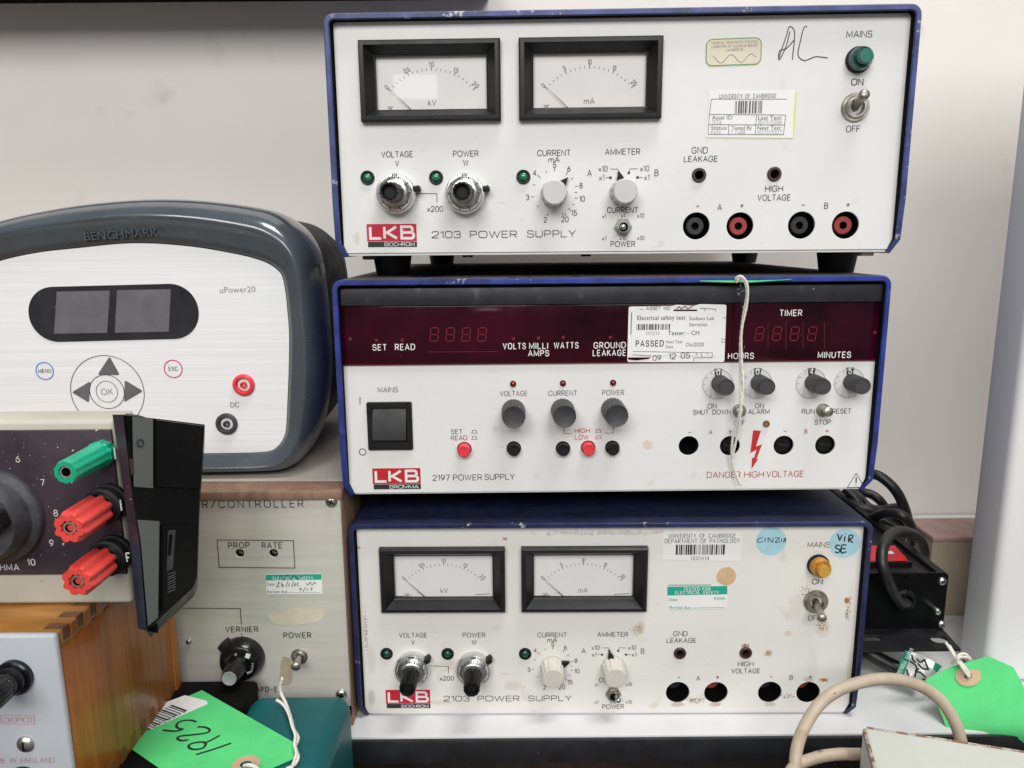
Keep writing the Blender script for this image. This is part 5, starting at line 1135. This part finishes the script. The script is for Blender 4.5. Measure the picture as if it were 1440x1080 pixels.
# ------------------------------------------------------------------ rack power strip, black leads and their tag, right
YP = .504; pxr = PY(1334, 806, YP); zt_ = pxr.z-WT; FP = Frame((pxr.x, YP, WT), 0); AP = FP.at
zb_ = AP(1332, 884)[1]
ps = thing('rack_power_strip', 'black metal rack power strip with a red rocker, lying behind the lower supply', 'power strip', (pxr.x, YP, WT))
obj('body', lambda b: (b.box(-.105, -.001, .002, .30, zb_+.001, zt_-.0035, 'black_plastic', .0008), b.box(-.0065, -.0005, .002, .30, zt_-.004, zt_-.0002, 'black_plastic', .0006)), ps)
obj('end_plate', lambda b: b.plate(rrect(-.14, zb_, 0, zt_, .003), [], 0, .0018, 'black_deep', .0003), ps)
for px, py in ((1324.5, 817), (1323.5, 878)): screw(ps, *AP(px, py), -.0002, .0031, 'pcb_silver', True, 30)
x, z = AP(1308.5, 852); obj('stud', lambda b: b.lathe([(.0001, .0024), (-.0095, .0024), (-.0102, .0019), (-.0102, .0012), (-.0094, .0010), (-.0094, 0)], 'pcb_silver', cx=x, cz=z, n=24), ps)
fl = [PZ(px, py, WT+zb_) for px, py in ((1150, 912), (1351, 912.5), (1333, 884.5), (1150, 884.5))]; o_ = Vector((pxr.x, YP, WT))
def flange(b):
    X1 = fl[1].x-o_.x; Y1 = fl[1].y-o_.y
    s0 = PZ(1321, 899, WT+zb_)-o_
    b.plate([(-.14, -.0018), (0, -.0018), (X1, -Y1*1.0), (-.14, -Y1*1.0)][::1], [rrect(s0.x-.0062, -s0.y-.0048, s0.x+.0062, -s0.y+.0048, .0047, 8), rrect(-.115, .008, -.05, .016, .004, 6)], 0, .0018, 'bezel_black', .0002, T=Matrix(((1, 0, 0, 0), (0, 0, -1, 0), (0, -1, 0, zb_), (0, 0, 0, 1))))
obj('mounting_ear', flange, ps)
for x in (-.09, -.015):
    obj('foot', lambda b: b.box(x-.008, x+.008, .10, .125, .0004, zb_+.0005, 'black_plastic', .001), ps)
def rk_(b):
    p = PZ(1252, 782, WT+zt_)-o_; b.box(p.x-.030, p.x+.010, p.y-.013, p.y+.012, zt_-.0036, zt_+.0010, 'black_gloss', .0005)
rr_ = obj('rocker_housing', rk_, ps)
def rk2(b):
    p = PZ(1252, 782, WT+zt_)-o_; b.add([(p.x-.028, p.y-.011, zt_+.0011), (p.x+.008, p.y-.011, zt_+.0011), (p.x+.008, p.y+.010, zt_+.0042), (p.x-.028, p.y+.010, zt_+.0042), (p.x-.028, p.y+.010, zt_+.0005), (p.x+.008, p.y+.010, zt_+.0005)], [(0, 1, 2, 3), (2, 5, 4, 3), (0, 3, 4), (1, 5, 2)], 'rocker_red')
    b.add([(p.x-.006, p.y-.002, zt_+.0026), (p.x+.002, p.y-.002, zt_+.0026), (p.x+.002, p.y+.002, zt_+.0032), (p.x-.006, p.y+.002, zt_+.0032)], [(0, 1, 2, 3)], 'ink_white')
obj('rocker', rk2, rr_, smooth=False)
Z6 = lambda x, y, Y: PY(1190+x*.2222, 660+y*.2222, Y)
def cable(label, pts, r=.0048, m='cable_black', grp='black mains leads coiled behind the stack', sub=8):
    P = [Vector(p) for p in pts]; b = MB(); c = P[0]; b.tube([p-c for p in P], r, m, 12, sub); o = b.build('mains_lead', None); o.location = c
    return tag(o, label, 'cable', grp)
c1 = cable('black lead looping up from the power strip end plate in a large front loop', [Z6(395, 860, .507), Z6(372, 850, .498), Z6(340, 842, .495), Z6(300, 790, .492), Z6(255, 690, .490), Z6(226, 590, .492), Z6(232, 500, .500), Z6(270, 425, .512), Z6(335, 392, .525), Z6(410, 405, .54), Z6(470, 450, .555), Z6(495, 520, .57), Z6(488, 570, .59), Z6(440, 640, .60)], .0039)
obj('cable_gland', lambda b: b.lathe([(.0005, .0088), (-.0014, .0086), (-.003, .0070), (-.0030, .0052)], 'black_gloss', cx=AP(1271, 844)[0], cz=AP(1271, 844)[1], n=28), ps)
cable('black lead arching over the power strip just behind the front loop', [Z6(60, 400, .66), Z6(90, 350, .64), Z6(150, 315, .62), Z6(230, 283, .60), Z6(310, 278, .59), Z6(370, 305, .585), Z6(405, 355, .59), Z6(412, 410, .60), Z6(405, 480, .62)], .0041)
cable('black lead forming the outermost tall arch beside the middle supply', [Z6(120, 30, .66), Z6(190, 35, .65), Z6(250, 70, .645), Z6(310, 130, .64), Z6(350, 200, .64), Z6(380, 280, .645), Z6(392, 350, .65), Z6(380, 430, .66)], .0045)
cable('black lead forming the small inner arch under the middle supply', [Z6(40, 140, .70), Z6(100, 145, .69), Z6(160, 160, .685), Z6(210, 195, .68), Z6(245, 245, .68), Z6(260, 300, .69), Z6(262, 360, .70)], .0043)
cable('black lead lying low across the back of the power strip', [Z6(-60, 150, .68), Z6(0, 190, .66), Z6(60, 235, .645), Z6(130, 250, .64), Z6(210, 270, .64), Z6(280, 310, .65), Z6(330, 340, .655), Z6(350, 400, .66)], .0043)
cable('black lead dropping steeply between the two upper arches', [Z6(-10, 120, .66), Z6(40, 165, .655), Z6(75, 215, .65), Z6(95, 270, .645), Z6(150, 330, .64), Z6(220, 380, .64)], .0041)
cable('black lead hidden low between the stack and the power strip', [Z6(-30, 200, .70), Z6(30, 260, .69), Z6(90, 300, .68), Z6(170, 330, .67), Z6(260, 330, .665), Z6(330, 360, .66), Z6(360, 430, .665)], .0040)
cable('thin black lead crossing under the tall arch', [Z6(20, 110, .67), Z6(90, 175, .66), Z6(150, 235, .65), Z6(230, 250, .65), Z6(300, 235, .655), Z6(345, 250, .66), Z6(370, 320, .665)], .0030)
ZS = lambda x, y, Y: PY(1080+x*.25, 880+y*.25, Y)
sl = thing('mains_lead', 'black flat lead under the power strip ear carrying a crumpled safety sticker', 'cable', PZ(1215, 915, WT))
wbuild('cord', sl, lambda b: b.tube([ZS(500, 130, .50), ZS(560, 150, .492), ZS(640, 195, .486), ZS(720, 235, .481), ZS(790, 262, .476), ZS(860, 285, .472)], .0050, 'cable_black', 12))
def crumple(b):
    G_ = [[(775, 140), (808, 150), (840, 158), (870, 168), (905, 185), (940, 205), (980, 228)], [(757, 175), (795, 188), (830, 196), (860, 206), (892, 222), (925, 245), (950, 262)], [(738, 222), (780, 232), (818, 240), (850, 252), (880, 268), (905, 280), (920, 295)], [(722, 270), (765, 278), (800, 286), (835, 298), (862, 306), (885, 310), (898, 312)]]
    Yv = lambda i, j: .462+.0022*math.sin(i*1.9+j*2.3)+.001*j*.5
    vs = [ZS(*p, Yv(i, j)) for j, row in enumerate(G_) for i, p in enumerate(row)]; n = 7
    fs = [(j*n+i, j*n+i+1, (j+1)*n+i+1, (j+1)*n+i) for j in range(3) for i in range(n-1)]
    ms = ['green_print' if (i == 0 or (i == 5 and j == 0)) else 'paper' for j in range(3) for i in range(n-1)]
    b.add(vs+[v+Vector((0, .0003, 0)) for v in vs], fs+[tuple(28+k for k in f) for f in fs], ms+ms)
lbx = wbuild('sticker', sl, crumple, smooth=False)
def cmk(b):
    for st_ in ([(810, 165), (815, 190), (828, 205)], [(800, 200), (822, 215), (835, 235), (825, 290)], [(838, 185), (855, 205), (880, 190)], [(845, 215), (870, 240), (905, 245)], [(880, 190), (890, 215), (900, 240)], [(780, 245), (790, 280), (800, 290)], [(860, 265), (885, 290)], [(850, 240), (830, 255), (860, 262)], [(870, 300), (890, 305)]):
        b.tube([ZS(*p, .4575) for p in st_], .0006, 'marker', 5, 4)
    a = PY(1272, 934, .458)
    b.ftext('ELECTRICAL SAFETY', 0, 0, .0026, 'ink_white', 'C', .02, y=0, T=Matrix.Translation(ZS(768, 208, .4585)) @ Matrix.Rotation(-R(68), 4, 'Y'), width=.0175)
wbuild('sticker_print', sl, cmk, recalc=False)
# tag
tr = thing('paper_tag', 'blank green paper tag tied to the power strip ear at the right edge', 'tag', ZS(1125, 290, .45))
TAGP = [(885, 310), (1020, 237), (1245, 175), (1385, 238), (1440, 345), (1560, 560), (1520, 680), (1400, 694), (1250, 668), (1120, 655), (1020, 640), (985, 520), (935, 400)]
def tY(x, y): return .452-.00010*(y-240)*.5-.000018*(x-1125) + .006*max(0, (y-560)/120)**2
def ctag(b):
    n = 10; P = [Vector((*p, 0)) for p in TAGP]; c = Vector((1180, 430, 0)); N = len(P); vs = []; fs = []
    B_ = []
    for i in range(N):
        for k in range(4): B_.append(P[i].lerp(P[(i+1) % N], k/4))
    K = len(B_); vs = [c]
    for r_ in range(1, n+1): vs += [c.lerp(p, r_/n) for p in B_]
    for i in range(K): fs.append((0, 1+i, 1+(i+1) % K))
    for r_ in range(n-1):
        for i in range(K): fs.append((1+r_*K+i, 1+(r_+1)*K+i, 1+(r_+1)*K+(i+1) % K, 1+r_*K+(i+1) % K))
    V = [ZS(v.x, v.y, tY(v.x, v.y)) for v in vs]; m_ = len(V)
    b.add(V+[v+Vector((0, .0005, .0002)) for v in V], fs+[tuple(m_+k for k in f) for f in fs]+[(1+(n-1)*K+i, 1+(n-1)*K+(i+1) % K, m_+1+(n-1)*K+(i+1) % K, m_+1+(n-1)*K+i) for i in range(K)], 'tag_green')
wbuild('card', tr, ctag)
def disc(b, r0, r1, m, d):
    c = (1126, 282); K = 40; ring = lambda r, e: [ZS(c[0]+r*math.cos(2*math.pi*k/K)*1.03, c[1]+r*math.sin(2*math.pi*k/K)*.82, tY(c[0]+r*math.cos(2*math.pi*k/K), c[1]+r*math.sin(2*math.pi*k/K))-e) for k in range(K)]
    if r0: b.add(ring(r0, d)+ring(r1, d)+ring(r1, 0), [(k, (k+1) % K, K+(k+1) % K, K+k) for k in range(K)]+[(K+k, K+(k+1) % K, 2*K+(k+1) % K, 2*K+k) for k in range(K)], m)
    else: b.add(ring(r1, d), [tuple(range(K))], m)
ey = wbuild('eyelet', tr, lambda b: disc(b, 20, 70, 'eyelet_paper', .0004), smooth=False)
wbuild('eyelet_hole', tr, lambda b: disc(b, 0, 21, 'black_matt', .00045), smooth=False)
def str_r(b):
    b.twine([ZS(1000, 95, .479), ZS(1012, 112, .474), ZS(1035, 150, .463), ZS(1060, 190, .452), ZS(1095, 240, .4485), ZS(1125, 285, .4475), ZS(1128, 292, .452)], .00085, 'string')
    b.twine([ZS(1020, 110, .478), ZS(1050, 160, .463), ZS(1085, 205, .452), ZS(1118, 250, .448), ZS(1135, 285, .448)], .00085, 'string')
    b.twine([ZS(1035, 212, .456), ZS(1060, 195, .452), ZS(1075, 165, .455), ZS(1110, 160, .456), ZS(1140, 190, .457)], .00085, 'string')
    b.twine([ZS(1040, 215, .455), ZS(1070, 180, .451), ZS(1120, 178, .456), ZS(1128, 192, .458)], .0008, 'string')
wbuild('string', tr, str_r)

# ------------------------------------------------------------------ grey metal box and its beige cable, lower right
ZB = ZC-.262
g0, g1 = PZ(1213, 1021, ZB), PZ(1440, 1056, ZB)
ang = math.atan2(g1.y-g0.y, g1.x-g0.x)
gb = thing('metal_box', 'pale grey-green metal box with rusty edges at the lower right corner', 'box', (g0.x, g0.y, DESK), ang)
hb = ZB-DESK
def gbx(b):
    b.box(0, .26, -.19, 0, .0004, hb, 'steel_grey', .0025, 3)
obj('body', gbx, gb)
obj('edge_strip', lambda b: (b.box(-.0003, .0016, -.188, -.002, hb-.0035, hb+.0003, 'rusty_edge', .0008), b.box(.002, .258, -.0012, .0003, hb-.0018, hb+.0002, 'rusty_edge', .0006)), gb)
bcb = thing('beige_cable', 'grubby beige round cable looping up behind the grey-green box', 'cable', PZ(1112, 1085, ZB), 0)
def bcab(b):
    b.tube([PZ(1206, 1061, ZB-.012)+Vector((.02, .0, 0)), ZS(480, 722, .382), ZS(400, 722, .384), ZS(300, 735, .384), ZS(200, 765, .384), ZS(150, 790, .382), ZS(120, 850, .376), ZS(150, 960, .37)], .0033, 'cable_beige', 14)
    b.tube([ZS(150, 960, .368), ZS(150, 860, .376), ZS(152, 780, .382), ZS(165, 680, .388), ZS(205, 570, .393), ZS(290, 440, .398), ZS(400, 360, .402), ZS(520, 318, .404), ZS(640, 298, .405), ZS(760, 308, .405), ZS(880, 350, .404), ZS(980, 430, .403), ZS(1050, 540, .401), ZS(1085, 650, .398), ZS(1090, 720, .394), ZS(1080, 800, .390)], .0035, 'cable_beige', 14)
wbuild('cord', bcb, bcab)
